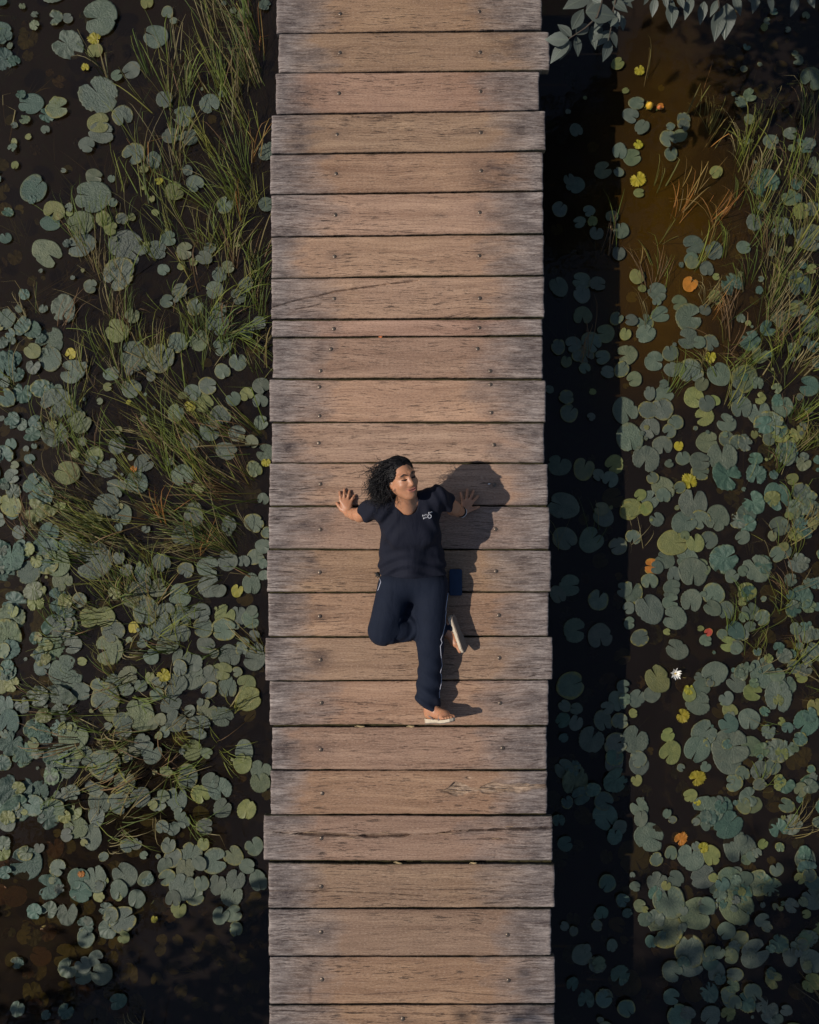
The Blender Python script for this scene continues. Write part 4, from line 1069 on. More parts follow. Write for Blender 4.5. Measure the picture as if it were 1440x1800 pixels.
added_limbs = [((-5.1, -4.4, 1.0), (-4.6, -4.0, 1.6), (-3.7, -3.55, 1.7)), ((-5.1, -4.4, 1.3), (-4.4, -3.7, 1.9), (-3.6, -3.2, 2.0)), ((-5.0, -4.4, 1.8), (-4.2, -4.1, 2.3), (-3.2, -3.75, 2.3)), ((-5.1, -4.4, 1.6), (-5.8, -4.0, 2.2), (-6.2, -3.6, 2.3))]  # added tree, out of view, placed to shade the lower left water
added_limbs += [((-4.9, -4.4, 5.2), (-4.4, -4.1, 6.0), (-3.6, -3.7, 6.5)), ((-4.9, -4.4, 5.4), (-4.2, -4.2, 6.4), (-3.3, -4.3, 6.6)), ((-4.9, -4.4, 5.0), (-4.6, -3.8, 6.1), (-4.1, -3.3, 6.6))]  # added high tier above the camera, shading the lower right
added_clumps = []
for l_ in added_limbs:
    a, b_, c = map(Vector, l_)
    for _ in range(13):
        t = cr.uniform(.35, 1.1)
        added_clumps.append((a * (1 - t) ** 2 + b_ * (2 * t * (1 - t)) + c * (t * t) + V(cr.gauss(0, .30), cr.gauss(0, .22), cr.gauss(.05, .16)), cr.uniform(.14, .28)))
grow_tree((-5.2, -4.4, BED_Z - .1), 'unseen leafy tree added outside the lower left corner to shade the black water', [(-5.2, -4.4, BED_Z - .1), (-5.15, -4.4, .3), (-5.1, -4.4, 1.4), (-5.0, -4.4, 3.2), (-4.9, -4.4, 6.2)], added_limbs, added_clumps, 79, 95)
# the sprigs in view: stems and single leaves
sprigs = [([(1062, -10), (1050, 30), (1028, 50), (1000, 68)], .50), ([(1085, -12), (1078, 20), (1074, 50), (1070, 72)], .46), ([(1180, -20), (1178, -4), (1180, 4)], .52), ([(1258, -30), (1262, -5), (1266, 20)], .45)]
for pts, z in sprigs:
    mb = MB(); q = [rel(P(a, b_, z + .03 * (len(pts) - i))) for i, (a, b_) in enumerate(pts)]
    mb.tube(q, [.006, .005, .004, .0025][:len(q)], 6)
    mb.build('twig', M_BARK, tree)
mb = MB(); mb.tube([rel((1.35, 3.7, .62)), rel(P(1062, -10, .62)), rel(P(1085, -12, .58))], [.014, .010, .006], 6); mb.build('twig', M_BARK, tree)
mb = MB(); mb.tube([rel((1.85, 3.75, .6)), rel(P(1180, -20, .6)), rel(P(1258, -30, .54))], [.014, .010, .006], 6); mb.build('twig', M_BARK, tree)
LEAVES = [(1000, 70, 958, 71, .50), (1005, 65, 980, 44, .52), (1001, 72, 967, 108, .47), (1004, 73, 983, 106, .44), (1013, 64, 1018, 98, .48), (1013, 61, 1038, 36, .52), (1006, 52, 1026, 16, .56), (1040, 46, 1048, 85, .47),
 (1072, 54, 1051, 82, .48), (1074, 54, 1085, 83, .50), (1072, 70, 1062, 107, .44), (1078, 18, 1084, 52, .52), (1062, 28, 1043, 58, .54), (1092, 26, 1096, 54, .46), (1030, 22, 1086, 26, .60), (1076, 2, 1102, 24, .56), (1050, -4, 1030, 20, .58),
 (1040, -8, 990, 16, .54), (1090, -6, 1112, 14, .50), (1060, 10, 1040, 0, .60), (1100, 4, 1120, -6, .55), (1086, 30, 1072, 50, .56), (1046, 40, 1060, 66, .50),
 (1152, -4, 1147, 29, .54), (1180, 6, 1180, 51, .50), (1216, -6, 1204, 34, .52), (1238, 2, 1232, 41, .44), (1168, -6, 1172, 17, .56), (1192, -8, 1200, 18, .56), (1140, -10, 1132, 10, .5), (1160, -10, 1186, 14, .55),
 (1266, 18, 1256, 72, .40), (1278, 6, 1276, 66, .42), (1262, 0, 1248, 30, .46), (1290, -8, 1300, 30, .44), (1330, -10, 1322, 26, .46), (1350, -10, 1360, 22, .4), (1310, -6, 1335, 4, .45), (1400, -8, 1392, 28, .42), (1420, -10, 1430, 16, .42), (1060, 60, 1040, 74, .52), (1066, 34, 1092, 44, .55)]
for (x0, y0, x1, y1, z) in LEAVES:
    a, b_ = P(x0, y0, z), P(x1, y1, z - .02)
    d = b_ - a
    o = link('leaf', leaf_me, tree, rel(a))
    L = d.length
    o.scale = (L, L * cr.uniform(.85, 1.15), L)
    o.rotation_euler = (cr.uniform(-.35, .35), cr.uniform(-.05, .25), math.atan2(d.y, d.x))
    k = cr.uniform(.8, 1.25)
    o.color = (.070 * k, .082 * k, .068 * k, 1)
# ------------------------------------------------------------------ the person: implicit surfaces meshed with surface nets
class Field:
    def __init__(s, lo, hi, h):
        s.lo = np.array(lo, np.float32); s.h = h
        s.n = np.ceil((np.array(hi) - np.array(lo)) / h).astype(int) + 1
        s.d = np.full(s.n, .5, np.float32)
    def _region(s, lo, hi):
        a = np.maximum(np.floor((np.array(lo) - s.lo) / s.h).astype(int), 0)
        b = np.minimum(np.ceil((np.array(hi) - s.lo) / s.h).astype(int) + 1, s.n)
        if np.any(b <= a): return None, None
        sl = tuple(slice(i, j) for i, j in zip(a, b))
        ax = [s.lo[k] + s.h * np.arange(a[k], b[k], dtype=np.float32) for k in range(3)]
        return sl, np.stack(np.meshgrid(*ax, indexing='ij'), -1)
    def merge(s, lo, hi, fn, k, op='add'):
        pad = max(k, .02) + .012
        sl, p = s._region(np.array(lo) - pad, np.array(hi) + pad)
        if sl is None: return
        e = fn(p); d = s.d[sl]
        if op == 'add':
            t = np.maximum(k - np.abs(d - e), 0) / max(k, 1e-6)
            s.d[sl] = np.minimum(d, e) - t * t * k * .25
        else:
            t = np.maximum(k - np.abs(d + e), 0) / max(k, 1e-6)
            s.d[sl] = np.maximum(d, -e) + t * t * k * .25
    def cap(s, a, b, r1, r2=None, k=.02, op='add'):
        r2 = r1 if r2 is None else r2
        a, b = np.array(a, np.float32), np.array(b, np.float32)
        ab = b - a; L2 = max(float(ab @ ab), 1e-9); m = max(r1, r2)
        def fn(p):
            t = np.clip(((p - a) @ ab) / L2, 0, 1)
            q = p - a - t[..., None] * ab
            return np.sqrt((q * q).sum(-1)) - (r1 + (r2 - r1) * t)
        s.merge(np.minimum(a, b) - m, np.maximum(a, b) + m, fn, k, op)
    def chain(s, pts, rads, k=.02):
        for i in range(len(pts) - 1): s.cap(pts[i], pts[i + 1], rads[i], rads[i + 1], k)
    def ell(s, c, r, M=None, k=.02, op='add'):
        c = np.array(c, np.float32); r = np.array(r, np.float32)
        M = np.eye(3, dtype=np.float32) if M is None else np.array(M, np.float32)   # columns are the axes
        def fn(p):
            q = (p - c) @ M
            k0 = np.sqrt(((q / r) ** 2).sum(-1)); k1 = np.sqrt(((q / (r * r)) ** 2).sum(-1))
            return k0 * (k0 - 1) / np.maximum(k1, 1e-6)
        m = float(max(r)); s.merge(c - m, c + m, fn, k, op)
    def cut(s, pt, nrm):
        """remove everything on the side the normal points to"""
        nrm = np.array(nrm, np.float32); nrm /= np.linalg.norm(nrm)
        ax = [s.lo[k] + s.h * np.arange(s.n[k], dtype=np.float32) for k in range(3)]
        e = (ax[0] - pt[0])[:, None, None] * nrm[0] + (ax[1] - pt[1])[None, :, None] * nrm[1] + (ax[2] - pt[2])[None, None, :] * nrm[2]
        s.d = np.maximum(s.d, e)
    def ripple(s, fn):
        band = np.argwhere(np.abs(s.d) < .03)
        p = s.lo + band.astype(np.float32) * s.h
        s.d[tuple(band.T)] += fn(p).astype(np.float32)
    def mesh(s):
        d = s.d; ins = d < 0; n = s.n
        eid, ep, quads, flip = [], [], [], []
        strides = np.array([n[1] * n[2], n[2], 1])
        allc, allp = [], []
        for ax in range(3):
            a = [slice(None)] * 3; b = [slice(None)] * 3
            a[ax] = slice(0, -1); b[ax] = slice(1, None)
            x = np.argwhere(ins[tuple(a)] != ins[tuple(b)])
            o1, o2 = [(1, 2), (2, 0), (0, 1)][ax]
            x = x[(x[:, o1] > 0) & (x[:, o2] > 0)]
            y = x.copy(); y[:, ax] += 1
            d0 = d[tuple(x.T)]; d1 = d[tuple(y.T)]
            t = d0 / (d0 - d1)
            p = x.astype(np.float32); p[:, ax] += t
            base = x @ strides
            c4 = np.stack([base - strides[o1] - strides[o2], base - strides[o2], base, base - strides[o1]], 1)
            fl = d0 > d1
            c4[fl] = c4[fl][:, ::-1]
            quads.append(c4); allc.append(c4.ravel()); allp.append(np.repeat(p, 4, 0))
        q = np.vstack(quads); c = np.concatenate(allc); p = np.vstack(allp)
        u, inv = np.unique(c, return_inverse=True)
        cnt = np.bincount(inv)
        v = np.stack([np.bincount(inv, p[:, k]) / cnt for k in range(3)], 1)
        f = np.searchsorted(u, q)
        v = s.lo + v * s.h
        # two light smoothing passes
        e = np.vstack([f[:, [0, 1]], f[:, [1, 2]], f[:, [2, 3]], f[:, [3, 0]]])
        for _ in range(2):
            acc = np.stack([np.bincount(e[:, 0], v[e[:, 1], k], len(v)) for k in range(3)], 1)
            nn = np.bincount(e[:, 0], minlength=len(v))[:, None]
            v = v * .55 + .45 * acc / np.maximum(nn, 1)
        a_, b_, c_ = v[f[:, 0]], v[f[:, 1]], v[f[:, 2]]
        if (np.cross(a_, b_) * c_).sum() < 0: f = f[:, ::-1]
        return v, np.ascontiguousarray(f).astype(np.int32)

def m_skin():
    m, nt, b, _ = new_mat('skin')
    n = N(nt)
    c = n.coord('Object')
    f = n.noise(c, 26, 4)
    col = n.mix(f, (0.40, 0.175, 0.090), (0.52, 0.250, 0.138))
    n.put(b.inputs['Base Color'], col)
    b.inputs['Roughness'].default_value = .46
    b.inputs['Subsurface Weight'].default_value = .12
    b.inputs['Subsurface Radius'].default_value = (.012, .005, .003)
    b.inputs['Subsurface Scale'].default_value = .6
    n.put(b.inputs['Normal'], n.bump(n.noise(c, 260, 2), .08, .002))
    return m
def m_cloth(name, a, b_, bscale=1.0):
    m, nt, b, _ = new_mat(name)
    n = N(nt)
    c = n.coord('Object')
    f = n.noise(c, 9, 4)
    n.put(b.inputs['Base Color'], n.mix(f, a, b_))
    b.inputs['Roughness'].default_value = .85
    b.inputs['Specular IOR Level'].default_value = .25
    wv = n.noise(n.mapping(c, (1, .6, 1)), 420, 2)
    fold = n.noise(n.mapping(c, (14, 5, 9), None, (0, 0, .5)), 1.0, 3, .5, .6)
    n.put(b.inputs['Normal'], n.bump(wv, .25, .001, n.bump(fold, .6 * bscale, .02)))
    return m
M_SKIN = m_skin()
M_SHIRT = m_cloth('black_navy_cotton', (0.0056, 0.0066, 0.0140), (0.0100, 0.0114, 0.0225))
M_PANTS = m_cloth('navy_jersey', (0.0048, 0.0080, 0.0185), (0.0082, 0.0128, 0.027), .7)
M_HAIR = plain('black_hair', (0.010, 0.0085, 0.009), .48, .4, 60, 0, .28)
M_LIP = plain('lip', (0.46, 0.17, 0.14), .4, .12, 60)
M_BROW = plain('brow_hair', (0.018, 0.012, 0.010), .7, .2, 90)
M_WHITE = plain('white_print', (0.72, 0.72, 0.76), .7, .08, 60)
M_PIPE = plain('grey_white_piping', (0.42, 0.42, 0.48), .7, .15, 60)
M_SOLE = plain('cream_rubber', (0.55, 0.46, 0.34), .6, .12, 30)
M_OUT = plain('brown_grey_rubber', (0.17, 0.135, 0.11), .75, .2, 40)
M_STRAP = plain('grey_brown_strap', (0.16, 0.125, 0.12), .6, .25, 60)
M_GOLD = plain('gold', (0.8, 0.5, 0.2), .3, .1, 60, 0, .5, .9)
M_SILVER = plain('silver', (0.7, 0.7, 0.7), .3, .1, 60, 0, .5, .8)
M_BLACK = plain('black_fabric', (0.012, 0.012, 0.013), .7, .3, 60)

person_at = P(722, 1030, 0)
person = empty('person', person_at)
tag(person, 'person in dark t-shirt and navy trousers leaning back on both hands, face turned up', 'person')
def prel(o):
    o.matrix_world = Matrix.Identity(4)
    o.parent = person
    o.matrix_parent_inverse = Matrix.Translation(-person_at)
    return o
def pbuild(name, v, f, mat, parent=None):
    """world-space vertices, stored relative to the person"""
    v = np.asarray(v, np.float32) - np.array(person_at, np.float32)
    o = link(name, mesh_np(name, v, f, mat), parent or person)
    return o
def ptube(name, items, mat, parent=None, sides=6):
    mb = MB()
    for pts, rad, fl in items: mb.tube([Vector(p) - person_at for p in pts], rad, sides, fl)
    return mb.build(name, mat, parent or person)

# head frame
HC = P(707, 843, .53)
n_ = V(.50, -.10, .86).normalized()
u_ = V(-.24, .93, .27); u_ = (u_ - n_ * u_.dot(n_)).normalized()
r_ = u_.cross(n_)
HS = 1.0
HM = np.array([r_, u_, n_]).T
def H(x, y, z): return HC + (r_ * x + u_ * y + n_ * z) * HS

# joints
SL, SR = P(769, 872, .41), P(663, 893, .40)
EL, ER = P(797, 893, .22), P(633, 905, .22)
WL, WR = P(813, 901, .045), P(613, 903, .045)
NB = P(716, 894, .41)
HIPL, HIPR = P(758, 1032, .13), P(695, 1032, .13)
KL, AL = P(757, 1134, .135), P(757, 1243, .075)
KR, AR = P(673, 1108, .150), P(787, 1104, .085)

bf = Field((-.52, -1.14, -.01), (.52, .68, .76), .0038)
# torso (under the shirt)
bf.cap(P(718, 935, .31), P(722, 1010, .13), .075, .070, .05)
bf.cap(SR, SL, .04, .04, .04)
bf.cap(P(698, 930, .32), P(742, 928, .32), .055, .055, .04)
# neck and head
bf.cap(NB, H(0, -.055, -.012), .050, .050, .04)
bf.ell(H(0, .03, -.018), np.array((.070, .086, .092)) * HS, HM, .02)
bf.ell(H(0, -.012, .025), np.array((.064, .088, .062)) * HS, HM, .03)
bf.cap(H(0, -.03, .035), H(0, -.086, .050), .050 * HS, .024 * HS, .03)
for s_ in (-1, 1):
    bf.cap(H(s_ * .052, -.035, .005), H(s_ * .014, -.085, .048), .026 * HS, .020 * HS, .03)
    bf.ell(H(s_ * .036, -.022, .056), np.array((.026, .022, .024)) * HS, HM, .018)
    bf.cap(H(s_ * .012, .034, .083), H(s_ * .048, .032, .066), .010 * HS, .010 * HS, .014)
    bf.ell(H(s_ * .030, .014, .092), np.array((.019, .012, .019)) * HS, HM, .012, 'sub')
    bf.ell(H(s_ * .031, .010, .066), np.array((.016, .012, .0145)) * HS, HM, .005)
    bf.cap(H(s_ * .010, -.030, .090), H(s_ * .013, -.031, .087), .0075 * HS, .007 * HS, .008)
    bf.ell(H(s_ * .074, -.002, -.012), np.array((.010, .031, .020)) * HS, HM, .006)
    bf.cap(H(s_ * .073, -.026, -.004), H(s_ * .073, -.032, -.003), .007 * HS, .006 * HS, .008)
bf.cap(H(0, .020, .082), H(0, -.022, .101), .0095 * HS, .0115 * HS, .012)
bf.cap(H(0, -.026, .100), H(0, -.029, .097), .0115 * HS, .010 * HS, .008)
bf.cap(H(-.019, -.054, .080), H(.019, -.054, .080), .0075 * HS, .0075 * HS, .010)
bf.cap(H(-.015, -.065, .079), H(.015, -.065, .079), .0075 * HS, .0075 * HS, .010)
bf.cap(H(-.024, -.0585, .0895), H(.024, -.0585, .0895), .0025 * HS, .0025 * HS, .004, 'sub')
bf.ell(H(0, -.086, .062), np.array((.016, .012, .012)) * HS, HM, .015)
# arms
for S_, E_, W_ in ((SL, EL, WL), (SR, ER, WR)):
    bf.cap(S_, E_, .047, .039, .03)
    bf.cap(E_, (E_ + W_) / 2, .039, .034, .03)
    bf.cap((E_ + W_) / 2, W_, .034, .025, .02)
# hands: palm, four fingers, thumb
def hand(W_, knuckles, tips, thumb_root, thumb_tip):
    kn = [P(*q, .026) for q in knuckles]
    for q in kn:
        bf.cap(W_ + V(0, 0, -.012), q, .019, .0125, .012)
    for i, (q, tp) in enumerate(zip(kn, tips)):
        t = P(*tp, .011)
        mid = q * .52 + t * .48 + V(0, 0, .007)
        bf.cap(q, mid, .0105, .0092, .004)
        bf.cap(mid, t, .0092, .0078, .003)
    tr, tt = P(*thumb_root, .024), P(*thumb_tip, .013)
    tm = tr * .45 + tt * .55 + V(0, 0, .006)
    bf.cap(W_ + V(0, 0, -.01), tr, .018, .0145, .012)
    bf.cap(tr, tm, .0135, .0115, .006); bf.cap(tm, tt, .0112, .0088, .003)
hand(WR, [(599.5, 880), (605.2, 878), (611, 879), (616.5, 882.5)], [(597.3, 864.5), (605.6, 860), (614.8, 862.5), (623.6, 870.5)], (600.5, 895), (592, 884.5))
hand(WL, [(814.5, 882.5), (820, 880), (825.3, 880.5), (829.3, 884)], [(810.3, 866), (822, 860.5), (833, 863), (840.5, 872)], (828.5, 895), (841.5, 891.5))
# legs (under the trousers)
bf.ell(P(722, 1028, .105), (.12, .09, .085), None, .04)
bf.cap(HIPL, KL, .07, .05, .04); bf.cap(KL, AL, .048, .032, .03)
bf.cap(HIPR, KR, .07, .05, .04); bf.cap(KR, AR, .048, .034, .03)
# feet; returns a frame for the sandal
def foot(heel, fwd, sole, side, ankle):
    f_ = Vector(fwd).normalized(); d_ = Vector(sole); d_ = (d_ - f_ * d_.dot(f_)).normalized()
    t_ = -d_; l_ = f_.cross(t_) * side                 # l_ points to the big-toe side
    def F(x, y, z): return heel + f_ * x + l_ * y + t_ * z
    bf.cap(F(.028, 0, .030), F(.030, 0, .055), .030, .028, .02)
    bf.cap(F(.03, 0, .032), F(.150, .004, .026), .030, .026, .03)
    bf.cap(F(.05, 0, .055), F(.150, .012, .026), .030, .020, .03)
    bf.cap(F(.155, -.022, .018), F(.160, .022, .020), .017, .019, .02)
    bf.cap(ankle, F(.045, 0, .062), .034, .031, .03)
    for i, (yy, L, rr) in enumerate(((.027, .052, .0115), (.009, .052, .0088), (-.006, .045, .0082), (-.020, .036, .0078), (-.032, .025, .0075))):
        bf.cap(F(.160, yy * .9, .018), F(.160 + L, yy, .013), rr * 1.05, rr, .005)
    return F
FL = foot(P(752, 1262, .030), (.62, .10, .76), (.14, -1.0, .02), -1, AL)
FR = foot(P(790, 1086, .095), (.40, -.91, -.03), (.80, .33, .45), -1, AR)
bv, bfc = bf.mesh()
body = pbuild('body', bv, bfc, M_SKIN)
bvh = BVHTree.FromPolygons([tuple(q) for q in bv.tolist()], bfc.tolist())
del bf

def on_face(x, y, lift=.0022):
    hit = bvh.ray_cast(H(x, y, .2), -n_)
    return (hit[0] if hit[0] is not None else H(x, y, .08)) + n_ * lift
def face_curve(pts, n=9):
    out = []
    for i in range(n):
        t = i / (n - 1) * (len(pts) - 1); k = min(int(t), len(pts) - 2); f = t - k
        out.append(on_face(pts[k][0] * (1 - f) + pts[k + 1][0] * f, pts[k][1] * (1 - f) + pts[k + 1][1] * f))
    return out
for s_ in (-1, 1):
    ptube('eyebrow', [(face_curve([(s_ * .013, .030), (s_ * .030, .0385), (s_ * .050, .031)]), [.0042, .0062, .0068, .0068, .0064, .0058, .0050, .0038, .0014], .5)], M_BROW)
    ptube('lashes_and_shade', [(face_curve([(s_ * .016, .0085), (s_ * .031, .0050), (s_ * .047, .0110)]), [.0026, .0044, .0054, .0060, .0060, .0058, .0052, .0042, .0018], .6)], M_BROW)  # lash line thickened to stand in for shade in the eye sockets
lip = ptube('lips', [(face_curve([(-.031, -.0495), (-.011, -.0520), (0, -.0535), (.011, -.0520), (.031, -.0495)], 11), [.0008, .0026, .0034, .0036, .0036, .0034, .0036, .0036, .0034, .0026, .0008], .55),
                     (face_curve([(-.031, -.0505), (-.014, -.0635), (0, -.0660), (.014, -.0635), (.031, -.0505)], 11), [.0008, .0026, .0036, .0042, .0044, .0044, .0044, .0042, .0036, .0026, .0008], .55)], M_LIP)
ptube('mouth_line', [(face_curve([(-.034, -.0480), (-.017, -.0565), (0, -.0585), (.017, -.0565), (.034, -.0480)], 11), [.0006, .0011, .0012, .0012, .0012, .0012, .0012, .0012, .0012, .0011, .0006], .6)], plain('mouth_shadow', (.10, .03, .025), .6, .1), lip)
ptube('earring', [([H(-.0765, -.036, -.003), H(-.0775, -.040, -.002), H(-.0765, -.044, -.002)], [.002, .003, .002], 1)], M_GOLD)
# bracelet and watch strap on the wrist in the shade
wd = (WL - EL).normalized()
def ring(c, ax, r, thick, n=20, e=1.0):
    a = ax.orthogonal().normalized(); b = ax.cross(a)
    return [c + a * (r * math.cos(2 * math.pi * k / n)) + b * (r * e * math.sin(2 * math.pi * k / n)) for k in range(n + 1)]
wc = WL + (EL - WL).normalized() * .012
ptube('bracelet', [(ring(wc + (EL - WL).normalized() * .004, wd, .0320, 0), .0028, 1)], M_SILVER)
ptube('watch_strap', [(ring(wc + (EL - WL).normalized() * .022, wd, .0325, 0), .0060, .6)], M_BLACK)

# ------------------------------------------------------------------ hair
hf = Field((-.36, .24, .30), (.22, .74, .80), .0042)
hf.ell(H(0, .040, -.030), np.array((.086, .096, .096)) * HS, HM, .02)
hf.ell(H(-.045, .005, -.050), np.array((.055, .075, .070)) * HS, HM, .03)
hf.ell(P(672, 846, .50), (.055, .060, .060), None, .04)
hf.ell(P(660, 858, .46), (.042, .046, .050), None, .03)
hf.ell(P(668, 876, .46), (.032, .030, .040), None, .03)
hf.ell(P(684, 862, .50), (.040, .030, .050), None, .03)
hf.ell(H(0.006, -.036, .075), np.array((.062, .100, .080)) * HS, HM, .012, 'sub')
hf.ell(H(-.080, -.022, .020), np.array((.026, .030, .034)) * HS, HM, .012, 'sub')
hf.ripple(lambda p: .0028 * snoise(p, 55.0, 3, 2) + .0018 * snoise(p, 150.0, 4, 2))
hv, hfc = hf.mesh()
hair = pbuild('hair', hv, hfc, M_HAIR)
hbvh = BVHTree.FromPolygons([tuple(q) for q in hv.tolist()], hfc.tolist())
hr = random.Random(9)
mb = MB()
def strand(p0, p1, p2, p3, curl, turns, rad, n=16):
    ph = hr.uniform(0, 6.28)
    pts = []
    d = (p3 - p0).normalized(); a = d.orthogonal().normalized(); b = d.cross(a)
    for i in range(n):
        t = i / (n - 1)
        q = p0 * (1 - t) ** 3 + p1 * (3 * t * (1 - t) ** 2) + p2 * (3 * t * t * (1 - t)) + p3 * t ** 3
        w = curl * t ** 1.3
        q = q + a * (w * math.cos(turns * t * 6.28 + ph)) + b * (w * math.sin(turns * t * 6.28 + ph))
        loc, nor, _i, _d = hbvh.find_nearest(q, .06)
        if loc is not None and (q - loc).dot(nor) < .0012: q = loc + nor * .0016
        pts.append(q - person_at)
    mb.tube(pts, [rad * (1 - .75 * (i / (n - 1)) ** 2) for i in range(n)], 4)
def scalp(az, el, k=1.0):
    """point on the hair cap: az 0 = towards the face, +90 = her left; el up to the crown"""
    x = .089 * math.sin(az) * math.cos(el); z = -.030 + .099 * math.cos(az) * math.cos(el); y = .040 + .099 * math.sin(el)
    return H(x * k, y * k, z * k)
for _ in range(330):         # swept over the top towards her right side, ends loose and curly
    az = hr.uniform(-.9, .75); el = R(hr.uniform(34, 80))
    p0 = scalp(az, el, 1.0)
    p1 = scalp(-1.3 + hr.gauss(0, .35), R(hr.uniform(10, 60)), 1.05)
    if hr.random() < .55:
        p3 = P(hr.gauss(661, 10), hr.gauss(852, 14), hr.uniform(.44, .58))
        p2 = (p1 + p3) / 2 + V(hr.gauss(-.02, .02), hr.gauss(.02, .02), hr.gauss(.02, .02))
        strand(p0, p1, p2, p3, hr.uniform(.005, .018), hr.uniform(1.2, 3.2), hr.uniform(.0014, .0026))
    else:
        p3 = scalp(-1.9 + hr.gauss(0, .4), R(hr.uniform(-35, 20)), 1.08)
        p2 = scalp(-1.6 + hr.gauss(0, .2), R(hr.uniform(-10, 40)), 1.08)
        strand(p0, p1, p2, p3, hr.uniform(.002, .007), hr.uniform(.8, 2), hr.uniform(.0014, .0028))
for _ in range(190):         # loose curls on the windward side
    p0 = P(hr.gauss(676, 9), hr.gauss(848, 14), hr.uniform(.46, .60))
    a = hr.uniform(2.2, 4.6)
    L = hr.uniform(.05, .125)
    p3 = p0 + V(math.cos(a) * L, math.sin(a) * L, hr.uniform(-.05, .04))
    mid = (p0 + p3) / 2 + V(hr.gauss(0, .015), hr.gauss(0, .015), hr.gauss(.01, .015))
    strand(p0, mid, mid, p3, hr.uniform(.007, .016), hr.uniform(1.4, 3.0), hr.uniform(.0010, .0022))
for _ in range(150):         # back from the right temple over the ear
    p0 = scalp(hr.uniform(-1.25, -.62), R(hr.uniform(-14, 46)), 1.0)
    p3 = P(hr.gauss(668, 12), hr.gauss(858, 14), hr.uniform(.46, .57))
    p1 = scalp(hr.uniform(-1.7, -1.2), R(hr.uniform(0, 40)), 1.10)
    p2 = (p1 + p3) / 2 + V(hr.gauss(-.01, .02), hr.gauss(0, .02), hr.gauss(.015, .015))
    strand(p0, p1, p2, p3, hr.uniform(.004, .014), hr.uniform(1.2, 2.8), hr.uniform(.0018, .0032))
for _ in range(120):         # ringlets falling on the shoulder
    p0 = P(hr.gauss(670, 9), hr.gauss(862, 8), hr.uniform(.47, .56))
    p3 = P(hr.gauss(662, 12), hr.gauss(880, 8), hr.uniform(.46, .52))
    mid = (p0 + p3) / 2 + V(hr.gauss(-.01, .012), hr.gauss(0, .012), hr.gauss(.012, .012))
    strand(p0, mid, mid, p3, hr.uniform(.008, .016), hr.uniform(1.4, 3.0), hr.uniform(.0014, .0026))
for _ in range(60):          # over her left temple
    p0 = scalp(hr.uniform(.1, .8), R(hr.uniform(40, 75)), 1.0)
    p3 = scalp(hr.uniform(1.0, 1.6), R(hr.uniform(-10, 25)), 1.03)
    m_ = scalp(hr.uniform(.8, 1.1), R(hr.uniform(30, 50)), 1.07)
    strand(p0, m_, m_, p3, .002, 1, hr.uniform(.0015, .0026), 10)
mb.build('hair_strands', M_HAIR, hair)

# ------------------------------------------------------------------ t-shirt
sf = Field((-.40, -.30, .0), (.40, .56, .62), .0042)
sf.cap(P(746, 902, .350), P(752, 985, .175), .080, .096, .05)
sf.cap(P(692, 912, .345), P(696, 985, .175), .080, .094, .05)
sf.cap(P(752, 985, .175), P(762, 1040, .145), .096, .114, .05)
sf.cap(P(696, 985, .175), P(691, 1040, .145), .094, .112, .05)
sf.cap(P(719, 925, .355), P(724, 1035, .165), .085, .10, .05)
sf.cap(SR + V(0, 0, -.005), SL + V(0, 0, -.005), .052, .052, .06)
sf.cap(NB + V(0, -.02, -.03), P(719, 925, .37), .06, .07, .05)
for q in ((700, 938, .385), (745, 934, .385)):
    sf.ell(P(*q), (.055, .066, .040), None, .09)
# sleeves, cut open at the hem
arm_r, arm_l = (ER - SR).normalized(), (EL - SL).normalized()
def sleeve(S_, ax, L, r1, r2):
    e = S_ + ax * (L + .06)
    a, b = np.array(S_, np.float32), np.array(e, np.float32); ab = b - a; L2 = float(ab @ ab); cutv = L / (L + .06)
    def fn(p):
        t0 = ((p - a) @ ab) / L2
        t = np.clip(t0, 0, 1)
        q = p - a - t[..., None] * ab
        d = np.sqrt((q * q).sum(-1)) - (r1 + (r2 - r1) * t)
        return np.maximum(d, (t0 - cutv) * math.sqrt(L2))
    sf.merge(np.minimum(a, b) - .09, np.maximum(a, b) + .09, fn, .045)
sleeve(SR, arm_r, .118, .056, .070)
sleeve(SL, arm_l, .118, .056, .070)
# folds: drapes below the bust, pull lines from the armpits and bunching above the hem
hem_c = P(722, 1016, .22)
yb, yt = P(0, 1016, .2).y, P(0, 930, .35).y
def folds(p):
    u = (p[:, 1] - yb) / (yt - yb)
    x = p[:, 0] - .02
    sag = np.sin((p[:, 1] + 1.6 * x * x) * 95 + 2.2 * snoise(p[:, :2], 7.0, 12, 2))
    a = .0065 * sag * np.exp(-((u - .18) / .32) ** 2)
    diag = np.sin((p[:, 1] * .8 + np.abs(x) * 1.1) * 60 + 2.0 * snoise(p, 9.0, 14, 2))
    b = .0050 * diag * np.clip((u - .5) * 2, 0, 1) * np.clip((np.abs(x) - .03) * 12, 0, 1)
    return a + b + .0028 * snoise(p * np.array([1, .7, 1], np.float32), 22.0, 15, 2)
sf.ripple(folds)
tdir = (P(722, 1040, .150) - P(719, 925, .355)).normalized()
sf.cut(P(722, 1013, .245), (0, -1.0, -.25))
sf.cap(NB + V(.004, -.012, -.03), H(0, -.05, .02), .058, .066, .010, 'sub')
sv, sfc = sf.mesh(); del sf
shirt = pbuild('t_shirt', sv, sfc, M_SHIRT)
sbvh = BVHTree.FromPolygons([tuple(q) for q in sv.tolist()], sfc.tolist())
CAM = V(0, 0, CAM_H)
def onto(tree_, px, py, lift=.0015):
    a = P(px, py, 1.0); d = (a - CAM).normalized()
    h = tree_.ray_cast(a, d)
    return (h[0] + h[1] * lift) if h[0] is not None else None
